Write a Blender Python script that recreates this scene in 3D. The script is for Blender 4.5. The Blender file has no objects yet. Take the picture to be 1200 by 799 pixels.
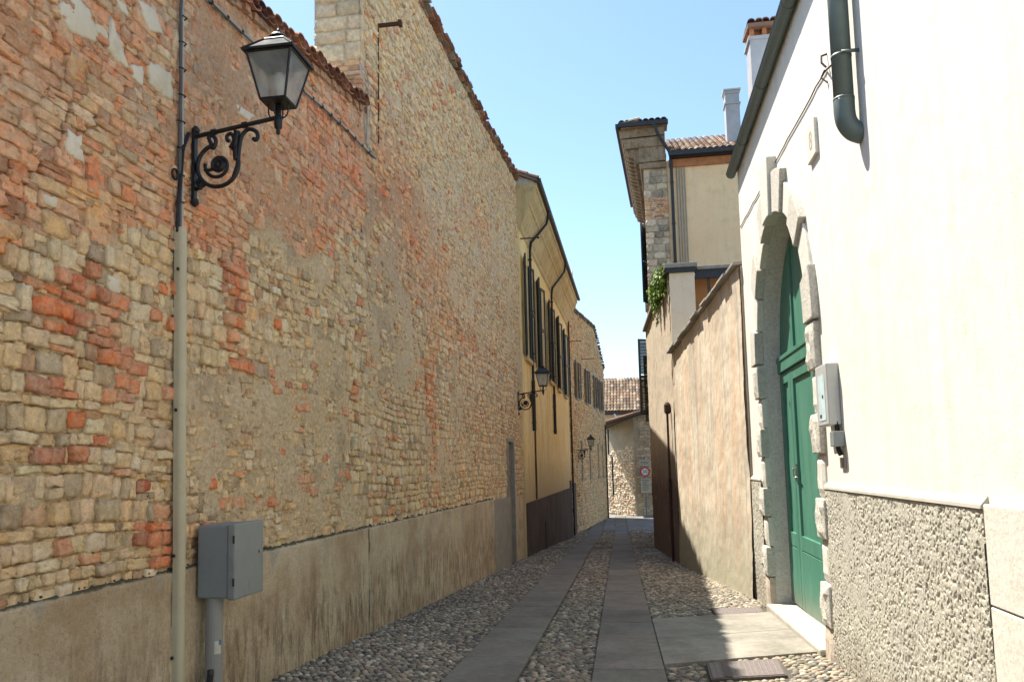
import bpy, math, random
import numpy as np
R = math.radians
SC = bpy.context.scene
COL = SC.collection
# ------------------------------------------------------------------ camera
cam_d = bpy.data.cameras.new('camera'); cam = bpy.data.objects.new('camera', cam_d); COL.objects.link(cam)
SC.camera = cam
yaw, pitch, roll = R(8.6), R(5.3), R(1.37)
fw = np.array([-math.sin(yaw)*math.cos(pitch), math.cos(yaw)*math.cos(pitch), math.sin(pitch)])
r0 = np.array([math.cos(yaw), math.sin(yaw), 0]); u0 = np.cross(r0, fw)
rt = math.cos(roll)*r0 - math.sin(roll)*u0; up = math.cos(roll)*u0 + math.sin(roll)*r0
from mathutils import Matrix, Vector
cam.matrix_world = Matrix(((rt[0], up[0], -fw[0], 0), (rt[1], up[1], -fw[1], 0), (rt[2], up[2], -fw[2], 1.6), (0, 0, 0, 1)))
cam_d.sensor_width = 36; cam_d.lens = 36*933/1200
cam_d.shift_y = 61.5/1200
cam_d.clip_start = 0.05; cam_d.clip_end = 2000
# ------------------------------------------------------------------ sun, sky, exposure
SUNV = Vector((0.415, -0.30, -1.0)).normalized()           # the way the light travels
elev = math.asin(-SUNV.z); azi = math.atan2(-SUNV.x, -SUNV.y)
sd = bpy.data.lights.new('sun', 'SUN'); sun = bpy.data.objects.new('sun', sd); COL.objects.link(sun)
sun.rotation_mode = 'QUATERNION'; sun.rotation_quaternion = SUNV.to_track_quat('-Z', 'Y')
sd.energy = 4.5; sd.angle = R(0.5); sd.color = (1.0, 0.925, 0.81)
w = bpy.data.worlds.new('World'); SC.world = w; w.use_nodes = True
nt = w.node_tree; bg = nt.nodes['Background']
sky = nt.nodes.new('ShaderNodeTexSky'); sky.sky_type = 'NISHITA'; sky.sun_disc = False
sky.sun_elevation = elev; sky.sun_rotation = azi; sky.air_density = 1.0; sky.dust_density = 0.5; sky.ozone_density = 1.2
tint = nt.nodes.new('ShaderNodeMix'); tint.data_type = 'RGBA'; tint.blend_type = 'MULTIPLY'; tint.inputs[0].default_value = 1; tint.inputs[7].default_value = (.95, 1.01, 1.0, 1)
nt.links.new(sky.outputs[0], tint.inputs[6]); nt.links.new(tint.outputs[2], bg.inputs[0]); bg.inputs[1].default_value = 0.105
SC.view_settings.view_transform = 'Standard'; SC.view_settings.look = 'None'
SC.view_settings.exposure = 1.36; SC.view_settings.gamma = 1.0; SC.view_settings.use_curve_mapping = False
SC.cycles.max_bounces = 10; SC.cycles.diffuse_bounces = 8

rng = np.random.default_rng(7); random.seed(7)

# ------------------------------------------------------------------ numpy noise
def _hash(ix, iy, seed):
    n = (ix.astype(np.int64)*374761393 + iy.astype(np.int64)*668265263 + seed*1442695041) & 0xffffffff
    n = ((n ^ (n >> 13))*1274126177) & 0xffffffff
    return ((n ^ (n >> 16)) & 0xffffff)/float(0xffffff)
def vnoise(x, y, seed=0):
    x = np.asarray(x, float); y = np.asarray(y, float)
    ix = np.floor(x); iy = np.floor(y); fx = x-ix; fy = y-iy
    fx = fx*fx*(3-2*fx); fy = fy*fy*(3-2*fy)
    a = _hash(ix, iy, seed); b = _hash(ix+1, iy, seed); c = _hash(ix, iy+1, seed); d = _hash(ix+1, iy+1, seed)
    return (a*(1-fx)+b*fx)*(1-fy)+(c*(1-fx)+d*fx)*fy
def fbm(x, y, seed=0, o=4):
    s = 0; a = .5; t = 0
    for i in range(o):
        s = s+a*vnoise(np.asarray(x)*2**i+i*17.3, np.asarray(y)*2**i-i*9.1, seed+i); t += a; a *= .5
    return s/t
def sstep(a, b, x): 
    t = np.clip((x-a)/(b-a), 0, 1); return t*t*(3-2*t)

# ------------------------------------------------------------------ layout of the street
GY = [-20, 0, 27, 40, 62, 400]; GZ = [.6, 0, -1.16, -1.86, -2.1, -2.1]
def gz(y): return float(np.interp(y, GY, GZ))
def gzv(y): return np.interp(y, GY, GZ)
def Xl(y): return -3.55+(y-4.07)*0.0145      # face of the long left wall
XR = 1.90                                     # face of the white house

# ------------------------------------------------------------------ materials
class NB:
    def __init__(s, name):
        s.m = bpy.data.materials.new(name); s.m.use_nodes = True; s.t = s.m.node_tree
        s.b = s.t.nodes['Principled BSDF']; s.tc = s.n('ShaderNodeTexCoord').outputs['Object']
    def n(s, typ, **k):
        o = s.t.nodes.new(typ)
        for a, v in k.items(): setattr(o, a, v)
        return o
    def set(s, sock, v):
        if hasattr(v, 'links') or isinstance(v, bpy.types.NodeSocket): s.t.links.new(v, sock)
        else:
            if isinstance(v, tuple) and len(v) == 3 and sock.type == 'RGBA': v = (*v, 1)
            sock.default_value = v
    def mapp(s, sc, loc=(0, 0, 0), rot=(0, 0, 0), src=None):
        m = s.n('ShaderNodeMapping'); s.set(m.inputs['Vector'], src or s.tc); m.inputs['Scale'].default_value = sc
        m.inputs['Location'].default_value = loc; m.inputs['Rotation'].default_value = rot; return m.outputs[0]
    def noise(s, sc, det=4, rough=.55, vec=None, dist=0):
        o = s.n('ShaderNodeTexNoise'); s.set(o.inputs['Vector'], vec or s.tc)
        o.inputs['Scale'].default_value = sc; o.inputs['Detail'].default_value = det; o.inputs['Roughness'].default_value = rough
        o.inputs['Distortion'].default_value = dist; return o.outputs['Fac']
    def vor(s, sc, vec=None, feature='F1'):
        o = s.n('ShaderNodeTexVoronoi', feature=feature); s.set(o.inputs['Vector'], vec or s.tc); o.inputs['Scale'].default_value = sc
        return o
    def ramp(s, f, stops):
        o = s.n('ShaderNodeValToRGB'); s.set(o.inputs[0], f); e = o.color_ramp.elements
        while len(e) < len(stops): e.new(.5)
        for el, (p, c) in zip(e, stops): el.position = p; el.color = (c, c, c, 1) if not isinstance(c, tuple) else (*c, 1)
        return o.outputs[0]
    def mix(s, f, a, b, bt='MIX'):
        o = s.n('ShaderNodeMix', data_type='RGBA', blend_type=bt); s.set(o.inputs[0], f); s.set(o.inputs[6], a); s.set(o.inputs[7], b)
        return o.outputs[2]
    def math(s, op, a, b=0.0, c=0.0):
        o = s.n('ShaderNodeMath', operation=op); s.set(o.inputs[0], a); s.set(o.inputs[1], b); s.set(o.inputs[2], c); return o.outputs[0]
    def sepz(s):
        o = s.n('ShaderNodeSeparateXYZ'); s.set(o.inputs[0], s.n('ShaderNodeNewGeometry').outputs['Position']); return o.outputs
    def bump(s, h, st, dist=.01):
        o = s.n('ShaderNodeBump'); s.set(o.inputs['Height'], h); o.inputs['Strength'].default_value = st; o.inputs['Distance'].default_value = dist
        s.set(s.b.inputs['Normal'], o.outputs[0]); return o.outputs[0]
    def col(s, c): s.set(s.b.inputs['Base Color'], c); return s
    def rough(s, r): s.set(s.b.inputs['Roughness'], r); return s
def attr(nb, name='Col'):
    o = nb.n('ShaderNodeAttribute'); o.attribute_name = name; return o.outputs['Color']
def grey(v): return (v, v, v)

def mat_vcol(name, rough=.93, bs=70, bst=.5, bd=.006, var=.35, spots=True, wash=0.0):
    b = NB(name); c = attr(b)
    if wash:
        pos = b.n('ShaderNodeNewGeometry').outputs['Position']; wn = b.noise(9.0, 10, .82, vec=pos); wl = b.noise(1.1, 5, .6, vec=pos)
        f = b.math('MULTIPLY', b.ramp(b.math('ADD', wn, b.math('MULTIPLY', wl, .45)), [(.62, 0.0), (.86, 1.0)]), wash); c = b.mix(f, c, (.66, .55, .39))
        f2 = b.math('MULTIPLY', b.ramp(b.noise(3.1, 9, .8, vec=pos), [(.56, 0.0), (.74, 1.0)]), wash*.6); c = b.mix(f2, c, (.30, .225, .14))
        pk = b.ramp(b.noise(31, 5, .8, vec=pos), [(.31, 1.0), (.37, 0.0)]); c = b.mix(b.math('MULTIPLY', pk, .6), c, (.10, .07, .045))
    n1 = b.noise(bs*.35, 9, .74); n2 = b.noise(bs*1.6, 5, .7)
    v = b.math('MULTIPLY_ADD', b.ramp(n1, [(.33, 0.0), (.67, 1.0)]), var*1.25, 1-var*.55)
    c = b.mix(1.0, c, v, 'MULTIPLY')
    if spots:
        sp = b.ramp(b.noise(23, 4, .7), [(.60, 0.0), (.70, .6)])
        c = b.mix(sp, c, b.mix(1.0, c, (.55, .5, .44), 'MULTIPLY'))
    b.col(c).rough(rough)
    h = b.math('ADD', b.math('MULTIPLY', n1, 1.4), n2); b.bump(h, bst, bd); return b.m
def simple(name, c, rough=.6, metal=0.0, var=.12, ns=12, bst=.15, bd=.003, dirt=None):
    b = NB(name); n = b.noise(ns, 5, .6)
    col = b.mix(b.ramp(n, [(.3, 0.0), (.7, 1.0)]), tuple(x*(1-var) for x in c), tuple(min(1, x*(1+var)) for x in c))
    if dirt:
        f = b.ramp(b.noise(ns*.5, 6, .7), [(.52, 0.0), (.72, dirt[1])]); col = b.mix(f, col, dirt[0])
    b.col(col).rough(b.ramp(n, [(.2, max(0, rough-.1)), (.8, min(1, rough+.1))])); b.b.inputs['Metallic'].default_value = metal
    b.bump(b.noise(ns*6, 4), bst, bd); return b.m

M = {}
M['stone'] = mat_vcol('rubble_stone', bs=48, bst=1.0, bd=.013, var=.36, wash=.62)
M['mortar'] = mat_vcol('old_mortar', bs=60, bst=1.0, bd=.018, var=.38, wash=.5)
M['pebble'] = mat_vcol('river_pebble', rough=.72, bs=50, bst=.25, bd=.003, var=.25)
M['slab'] = mat_vcol('granite_slab', rough=.78, bs=40, bst=.5, bd=.005, var=.32)
def stain(m, f=.6):
    t = m.node_tree; bs_ = t.nodes['Principled BSDF']; src = bs_.inputs['Base Color'].links[0].from_socket; n = t.nodes.new('ShaderNodeTexNoise'); n.inputs['Scale'].default_value = 1.6; n.inputs['Detail'].default_value = 9; n.inputs['Roughness'].default_value = .72
    g_ = t.nodes.new('ShaderNodeNewGeometry'); t.links.new(g_.outputs['Position'], n.inputs['Vector']); r_ = t.nodes.new('ShaderNodeValToRGB'); r_.color_ramp.elements[0].position = .42; r_.color_ramp.elements[1].position = .66; r_.color_ramp.elements[0].color = (1, 1, 1, 1); r_.color_ramp.elements[1].color = (f, f*.97, f*.92, 1)
    x = t.nodes.new('ShaderNodeMix'); x.data_type = 'RGBA'; x.blend_type = 'MULTIPLY'; x.inputs[0].default_value = 1; t.links.new(n.outputs['Fac'], r_.inputs[0]); t.links.new(src, x.inputs[6]); t.links.new(r_.outputs[0], x.inputs[7]); t.links.new(x.outputs[2], bs_.inputs['Base Color'])
stain(M['slab'], .62)
M['tile'] = mat_vcol('terracotta_tile', rough=.9, bs=30, bst=.5, bd=.006, var=.35)
M['iron'] = simple('black_iron', (.018, .019, .021), .45, .4, .3, 20, .35, .003)
M['rust'] = simple('rusty_iron', (.07, .035, .022), .85, .2, .4, 25, .4, .003)
M['cable'] = simple('grey_cable', (.09, .09, .09), .6, 0, .2)
M['palecable'] = simple('pale_cable', (.42, .42, .40), .6, 0, .2)
M['cover'] = simple('beige_cover', (.47, .43, .30), .55, 0, .08, 5, .1, .002, dirt=((.2, .18, .12), .5))
M['box'] = simple('grey_cabinet', (.21, .235, .24), .5, 0, .08, 6, .08, .001, dirt=((.10, .11, .11), .5))
M['boxpost'] = simple('grey_post', (.26, .265, .25), .5, 0, .08, 6, .08, .001, dirt=((.14, .13, .11), .6))
M['gutter'] = simple('dark_gutter', (.035, .035, .038), .5, .3, .2, 8)
M['green_gutter'] = simple('green_grey_gutter', (.115, .15, .14), .5, .1, .18, 4, .1, .002, dirt=((.17, .19, .17), .5))
M['white'] = simple('white_enamel', (.72, .72, .70), .4)
M['bulb'] = simple('opal_bulb', (.75, .73, .68), .3)
M['lampcap'] = simple('lantern_roof', (.05, .062, .07), .8, 0, .2, 10)
M['dark'] = simple('dark_interior', (.012, .011, .010), .9)
M['shutter'] = simple('shutter_green_black', (.020, .026, .024), .55, 0, .3, 9, .2, .002)
M['brownshutter'] = simple('brown_shutter', (.10, .075, .055), .7, 0, .3, 9, .2, .002)
M['wood'] = simple('weathered_wood', (.075, .062, .05), .8, 0, .35, 7, .4, .003)
M['orange_board'] = simple('orange_fascia', (.42, .17, .07), .8, 0, .25, 5, .3, .003)
M['ochre'] = simple('orange_plaster', (.55, .26, .10), .9, 0, .12, 3)
M['blue'] = simple('blue_post', (.05, .14, .30), .5)
M['red'] = simple('sign_red', (.52, .02, .025), .4)
M['black'] = simple('sign_black', (.012, .012, .012), .5)
M['panel'] = simple('sign_panel', (.44, .42, .33), .6)
M['paleletter'] = simple('faded_letter', (.42, .36, .27), .8)
M['brass'] = simple('worn_steel', (.35, .34, .32), .35, .9)
M['cover_red'] = simple('reddish_iron_cover', (.17, .145, .135), .65, .3, .2, 20, .5, .004, dirt=((.10, .08, .07), .6))
M['cover_dark'] = simple('iron_drain', (.10, .08, .07), .7, .3, .3, 20)
M['step'] = simple('worn_step_stone', (.38, .36, .30), .8, 0, .15, 4, .4, .004, dirt=((.28, .27, .23), .6))
M['leaf'] = simple('ivy_leaf', (.17, .33, .035), .5, 0, .45, 6)
M['ivyleaf'] = mat_vcol('ivy_leaf_blade', rough=.5, bs=30, bst=.1, bd=.002, var=.2, spots=False)
M['twig'] = simple('ivy_stem', (.08, .06, .04), .9)
M['stucco_lt'] = simple('chimney_render', (.40, .41, .43), .9, 0, .12, 3, .4, .004)
M['greyrender'] = simple('grey_stone_trim', (.30, .28, .24), .9, 0, .2, 6, .5, .006, dirt=((.14, .13, .11), .6))
M['sticker'] = simple('paper_sticker', (.5, .5, .42), .6)
M['lampcap'].node_tree.nodes['Principled BSDF'].inputs['Specular IOR Level'].default_value = .15
b = NB('frosted_glass'); b.col((.80, .83, .80)).rough(.35); b.b.inputs['Transmission Weight'].default_value = .75
b.b.inputs['Alpha'].default_value = .62; b.b.inputs['IOR'].default_value = 1.1
b.col(b.mix(b.ramp(b.noise(9, 4), [(.4, 0.0), (.7, 1.0)]), (.72, .76, .74), (.45, .46, .42))); M['glass'] = b.m
b = NB('window_glass'); b.col((.03, .035, .04)).rough(.12); M['wglass'] = b.m

def plaster(name, base, light, dark, streak, streakcol, zlow=None, lowcol=None, bst=.5, scale=1.0, damp_shade=1.2, extra=None, flake=None):
    """painted / rendered wall: cloudy tone, vertical runs, dirt and painted shade rising from the foot, chips"""
    b = NB(name)
    n1 = b.noise(.9*scale, 6, .65); n2 = b.noise(3.3*scale, 6, .7)
    c = b.mix(b.ramp(n1, [(.42, 0.0), (.58, 1.0)]), base, light)
    c = b.mix(b.ramp(n2, [(.52, 0.0), (.66, .75)]), c, dark)
    v = b.mapp((5*scale, 5*scale, .32*scale)); st = b.noise(1.0, 6, .72, vec=v, dist=.12)
    c = b.mix(b.ramp(st, [(.50, 0.0), (.68, streak)]), c, streakcol)
    if extra:
        v2 = b.mapp((2.6*scale, 2.6*scale, .22*scale), loc=(7, 3, 2)); s2 = b.noise(1.0, 6, .72, vec=v2, dist=.1)
        c = b.mix(b.ramp(s2, [(.50, 0.0), (.63, extra[1])]), c, extra[0])
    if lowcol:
        z = b.sepz()[2]; zz = b.math('ADD', z, b.math('MULTIPLY', b.noise(2.2, 6, .7), -damp_shade))
        f = b.ramp(b.math('MULTIPLY_ADD', zz, -1.0/damp_shade, zlow/damp_shade), [(0.0, 0.0), (1.0, .9)])
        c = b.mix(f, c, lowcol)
    h = b.math('ADD', b.noise(7*scale, 8, .7), b.math('MULTIPLY', b.noise(60, 4, .6), .35))
    if flake:
        fk = b.ramp(b.noise(2.1*scale, 8, .72), [(flake[1], 0.0), (flake[1]+.015, 1.0)])
        c = b.mix(fk, c, flake[0]); h = b.math('SUBTRACT', h, b.math('MULTIPLY', fk, .5))
    b.col(c).rough(.94); b.bump(h, bst, .012); return b.m
M['white_wall'] = plaster('cream_white_render', (.70, .675, .60), (.73, .71, .64), (.63, .60, .52), .5, (.56, .53, .45), bst=.5)
M['yellow_wall'] = plaster('yellow_ochre_render', (.88, .62, .26), (.92, .72, .38), (.78, .52, .20), .8, (.50, .31, .13), zlow=1.3, lowcol=(.55, .42, .24), damp_shade=1.4, bst=.35)
M['brown_plinth'] = plaster('brown_plinth_render', (.085, .055, .036), (.12, .08, .055), (.05, .036, .026), .6, (.035, .026, .02), bst=.6)
M['garden'] = plaster('weathered_pink_render', (.53, .44, .32), (.66, .58, .44), (.50, .415, .31), 1.0, (.33, .315, .285), zlow=.2, lowcol=(.33, .31, .22), bst=.8, scale=1.1, damp_shade=1.2, extra=((.66, .42, .26), .6), flake=((.52, .42, .31), .63))
M['garden2'] = plaster('weathered_grey_render', (.47, .40, .30), (.52, .43, .31), (.33, .285, .24), .5, (.27, .24, .205), zlow=1.6, lowcol=(.13, .085, .065), bst=.8, damp_shade=1.5, flake=((.40, .33, .25), .63))  # dark foot puts the deep shadow low on the wall into its colour
M['beige'] = plaster('beige_render', (.88, .61, .35), (.90, .65, .39), (.80, .54, .30), .2, (.5, .4, .28), bst=.3)
M['pillar'] = plaster('pale_pillar_render', (.84, .68, .49), (.86, .72, .53), (.78, .62, .44), .15, (.5, .43, .33), bst=.25)
M['decay'] = plaster('decayed_cornice_stone', (.24, .17, .10), (.32, .24, .155), (.11, .075, .05), .7, (.16, .11, .075), bst=1.0, scale=2.0, flake=((.36, .17, .09), .60))
M['cornice'] = plaster('stained_cornice', (.56, .42, .21), (.62, .48, .26), (.34, .25, .13), .5, (.24, .18, .10), bst=.5)
M['plinth'] = None
def mat_plinth():
    b = NB('stained_plinth_render')
    n1 = b.noise(1.3, 7, .68); c = b.mix(b.ramp(n1, [(.38, 0.0), (.60, 1.0)]), (.40, .30, .185), (.56, .47, .33))
    v = b.mapp((14, 14, 2.6)); st = b.noise(1.0, 5, .7, vec=v, dist=.6)
    low = b.ramp(b.math('ADD', b.sepz()[2], b.math('MULTIPLY', b.noise(1.7, 5, .6), .9)), [(.45, 1.0), (1.25, .15)])
    f = b.math('MULTIPLY', b.ramp(st, [(.45, 0.0), (.62, .80)]), low); c = b.mix(f, c, (.12, .08, .048))
    c = b.mix(b.ramp(b.noise(2.6, 5, .55, vec=b.mapp((1, 1, .6), loc=(3, 9, 1))), [(.60, 0.0), (.66, .75)]), c, (.36, .34, .29))
    c = b.mix(b.ramp(b.noise(40, 4, .7), [(.52, 0.0), (.72, .5)]), c, (.16, .115, .075))
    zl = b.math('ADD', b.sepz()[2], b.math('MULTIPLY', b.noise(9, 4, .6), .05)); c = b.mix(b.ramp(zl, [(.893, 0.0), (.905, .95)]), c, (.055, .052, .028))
    b.col(c).rough(.95); h = b.math('ADD', b.math('MULTIPLY', b.noise(38, 6, .7), 1.0), b.math('MULTIPLY', b.noise(6, 5, .7), 1.2)); b.bump(h, .9, .014); return b.m
M['plinth'] = mat_plinth()
def mat_rough():
    b = NB('roughcast_render'); n = b.noise(14, 5, .7); c = b.mix(b.ramp(n, [(.35, 0.0), (.65, 1.0)]), (.41, .385, .31), (.50, .48, .40))
    c = b.mix(b.ramp(b.noise(1.2, 5, .6), [(.5, 0.0), (.7, .5)]), c, (.41, .40, .355))
    zz = b.math('ADD', b.sepz()[2], b.math('MULTIPLY', b.noise(3.5, 7, .7), .9)); c = b.mix(b.ramp(zz, [(.0, .75), (.55, 0.0)]), c, (.26, .235, .18))
    c = b.mix(b.ramp(b.noise(2.3, 8, .75), [(.54, 0.0), (.70, .55)]), c, (.28, .25, .19))
    b.col(c).rough(.96); b.bump(b.noise(90, 5, .7), .6, .008); return b.m
M['rough'] = mat_rough()
def mat_block(name, base, pit, ps, bst, c2):
    b = NB(name); n = b.noise(7, 6, .7); c = b.mix(b.ramp(n, [(.35, 0.0), (.65, 1.0)]), base, c2)
    p = b.ramp(b.noise(ps, 5, .75), [(.42, 1.0), (.52, 0.0)]); c = b.mix(b.math('MULTIPLY', p, pit), c, tuple(x*.55 for x in base))
    b.col(c).rough(.92); b.bump(b.math('SUBTRACT', b.noise(ps*.6, 6, .7), b.math('MULTIPLY', p, pit)), bst, .012); return b.m
M['rustic'] = mat_block('rough_hewn_limestone', (.58, .55, .47), .45, 42, .8, (.66, .63, .54))
M['smooth'] = mat_block('smooth_limestone', (.62, .59, .51), .25, 30, .3, (.68, .65, .57))
M['baseblock'] = mat_block('pinkish_base_stone', (.42, .34, .27), .35, 20, .4, (.55, .47, .38))
M['reveal'] = mat_block('grey_jamb_stone', (.56, .53, .47), .4, 25, .4, (.64, .61, .55))
def mat_door():
    b = NB('green_door_paint'); n = b.noise(2.5, 4, .5, vec=b.mapp((1, 3, .4)))
    c = b.mix(b.ramp(n, [(.35, 0.0), (.65, 1.0)]), (.055, .195, .135), (.075, .225, .16))
    c = b.mix(b.ramp(b.noise(6, 6, .75), [(.66, 0.0), (.74, .4)]), c, (.05, .20, .14))
    zz = b.math('ADD', b.sepz()[2], b.math('MULTIPLY', b.noise(5, 7, .75), .7)); c = b.mix(b.ramp(zz, [(-.0, .7), (.35, 0.0)]), c, (.16, .17, .13))
    c = b.mix(b.ramp(b.noise(1.0, 8, .75, vec=b.mapp((1, 22, 1.1))), [(.56, 0.0), (.72, .45)]), c, (.13, .26, .19))
    b.col(c).rough(b.ramp(n, [(.3, .38), (.7, .6)])); b.bump(b.noise(5, 6, .7, vec=b.mapp((1, 22, .8))), .3, .004); return b.m
M['door'] = mat_door()
def mat_bed():
    b = NB('earth_joint'); b.col(b.mix(b.ramp(b.noise(1.2, 5), [(.5, 0.0), (.62, 1.0)]), (.075, .066, .052), (.07, .075, .035))).rough(.97); b.bump(b.noise(60, 5, .7), .8, .01); return b.m
M['bed'] = mat_bed()
M['moss'] = simple('moss_dirt', (.10, .095, .05), .98, 0, .5, 20, 1.0, .02)
M['plasterpatch'] = plaster('old_white_plaster', (.62, .56, .43), (.68, .62, .50), (.50, .42, .28), .3, (.45, .36, .2), bst=.5)

# ------------------------------------------------------------------ object helpers
def tag(o, label=None, cat=None, group=None, kind=None):
    for k, v in (('label', label), ('category', cat), ('group', group), ('kind', kind)):
        if v: o[k] = v
    return o
WO = {}
def origin(o): return WO.get(o.name, (0, 0, 0)) if o else (0, 0, 0)
def thing(name, loc, label, cat, group=None):
    o = bpy.data.objects.new(name, None); COL.objects.link(o); o.location = loc; o.empty_display_size = .1
    WO[o.name] = tuple(loc); return tag(o, label, cat, group)
def link_mesh(name, me, mat, parent, label=None):
    o = bpy.data.objects.new(name, me); COL.objects.link(o)
    if mat: me.materials.append(mat)
    if parent: o.parent = parent; WO[o.name] = origin(parent)
    else: WO[o.name] = (0, 0, 0)
    if label: o['label'] = label
    return o
def crom(P, m=6):
    P = [np.array(p, float) for p in P]; Q = [2*P[0]-P[1]]+P+[2*P[-1]-P[-2]]; out = []
    for i in range(1, len(Q)-2):
        for k in range(m):
            t = k/m; a, b_, c, d = Q[i-1:i+3]; out.append(.5*((2*b_)+(c-a)*t+(2*a-5*b_+4*c-d)*t*t+(3*b_-a-3*c+d)*t**3))
    return out+[P[-1]]
class MB:
    def __init__(s): s.v = []; s.f = []; s.c = []; s.cur = (.5, .5, .5)
    def add(s, vs, fs):
        n = len(s.v); s.v += [tuple(map(float, p)) for p in vs]; s.f += [tuple(i+n for i in f) for f in fs]; s.c += [s.cur]*len(vs); return s
    def box(s, x0, x1, y0, y1, z0, z1):
        return s.add([(x0,y0,z0),(x1,y0,z0),(x1,y1,z0),(x0,y1,z0),(x0,y0,z1),(x1,y0,z1),(x1,y1,z1),(x0,y1,z1)],
                     [(0,3,2,1),(4,5,6,7),(0,1,5,4),(1,2,6,5),(2,3,7,6),(3,0,4,7)])
    def hexa(s, p):   # 8 points, bottom 4 then top 4
        return s.add(p, [(0,3,2,1),(4,5,6,7),(0,1,5,4),(1,2,6,5),(2,3,7,6),(3,0,4,7)])
    def tube(s, pts, r, n=8, closed=False):
        pts = [np.array(p, float) for p in pts]; N = len(pts); rs = r if isinstance(r, (list, tuple)) else [r]*N
        base = len(s.v); rings = []
        prev = None
        for i, p in enumerate(pts):
            a = pts[i-1] if (i > 0 or closed) else p; bb = pts[(i+1) % N] if (i < N-1 or closed) else p
            t = bb-a; t = t/(np.linalg.norm(t)+1e-9)
            if prev is None:
                q = np.array([0, 0, 1.]) if abs(t[2]) < .9 else np.array([1., 0, 0]); u = np.cross(t, q)
            else: u = prev-t*(prev@t)
            u /= np.linalg.norm(u)+1e-9; prev = u; v = np.cross(t, u)
            rings.append([p+rs[i]*(math.cos(2*math.pi*k/n)*u+math.sin(2*math.pi*k/n)*v) for k in range(n)])
        vs = [q for rg in rings for q in rg]; fs = []
        for i in range(N-1 if not closed else N):
            j = (i+1) % N
            for k in range(n): fs.append((i*n+k, i*n+(k+1) % n, j*n+(k+1) % n, j*n+k))
        if not closed: fs.append(tuple(range(n-1, -1, -1))); fs.append(tuple((N-1)*n+k for k in range(n)))
        return s.add(vs, fs)
    def lathe(s, c, prof, n=16, sq=False):
        c = np.array(c, float); vs = []; fs = []
        for (r, z) in prof:
            for k in range(n):
                a = 2*math.pi*(k+.5)/n; vs.append(c+np.array([r*math.cos(a), r*math.sin(a), z]))
        for i in range(len(prof)-1):
            for k in range(n): fs.append((i*n+k, i*n+(k+1) % n, (i+1)*n+(k+1) % n, (i+1)*n+k))
        fs.append(tuple(range(n-1, -1, -1))); fs.append(tuple((len(prof)-1)*n+k for k in range(n)))
        return s.add(vs, fs)
    def build(s, name, mat, parent=None, label=None, bevel=0, smooth=False, seg=2):
        o0 = np.array(origin(parent)); me = bpy.data.meshes.new(name)
        v = np.array(s.v)-o0; me.from_pydata(v.tolist(), [], s.f); me.update()
        ca = me.color_attributes.new('Col', 'FLOAT_COLOR', 'POINT'); cc = np.ones((len(s.v), 4)); cc[:, :3] = np.array(s.c); ca.data.foreach_set('color', cc.ravel())
        if smooth: me.polygons.foreach_set('use_smooth', [len(p.vertices) < 5 for p in me.polygons])
        o = link_mesh(name, me, mat, parent, label)
        if bevel:
            m = o.modifiers.new('bevel', 'BEVEL'); m.width = bevel; m.segments = seg; m.limit_method = 'ANGLE'; m.angle_limit = R(35)
        return o
def np_mesh(name, V, F, C, mat, parent, smooth=True, label=None):
    """V (n,3) world, F list of index arrays (quads or tris), C (n,3)"""
    V = np.asarray(V)-np.array(origin(parent)); me = bpy.data.meshes.new(name)
    nl = sum(f.size for f in F); npoly = sum(len(f) for f in F)
    me.vertices.add(len(V)); me.vertices.foreach_set('co', V.astype(np.float32).ravel())
    me.loops.add(nl); me.loops.foreach_set('vertex_index', np.concatenate([f.ravel() for f in F]).astype(np.int32))
    me.polygons.add(npoly); starts = []; tot = []; s = 0
    for f in F:
        k = f.shape[1]; starts.append(s+np.arange(len(f))*k); tot.append(np.full(len(f), k)); s += f.size
    me.polygons.foreach_set('loop_start', np.concatenate(starts).astype(np.int32))
    me.polygons.foreach_set('loop_total', np.concatenate(tot).astype(np.int32))
    me.update(calc_edges=True); me.validate()
    if C is not None:
        ca = me.color_attributes.new('Col', 'FLOAT_COLOR', 'POINT'); cc = np.ones((len(V), 4)); cc[:, :3] = C; ca.data.foreach_set('color', cc.ravel().astype(np.float32))
    if smooth: me.polygons.foreach_set('use_smooth', np.ones(len(me.polygons), bool))
    return link_mesh(name, me, mat, parent, label)

# a wall frame: s runs along the wall, depth d out of it, z up
class Frame:
    def __init__(s, p0, p1, flip=1):
        s.p = np.array([p0[0], p0[1], 0.]); d = np.array([p1[0]-p0[0], p1[1]-p0[1], 0.]); s.L = np.linalg.norm(d); s.d = d/s.L
        s.n = np.array([s.d[1], -s.d[0], 0.])*flip
    def pt(s, a, z, dep=0): return s.p+s.d*a+s.n*dep+np.array([0, 0, z])
    def arr(s, A, Z, D): return s.p+np.outer(A, s.d)+np.outer(D, s.n)+np.outer(Z, [0, 0, 1.])

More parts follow.
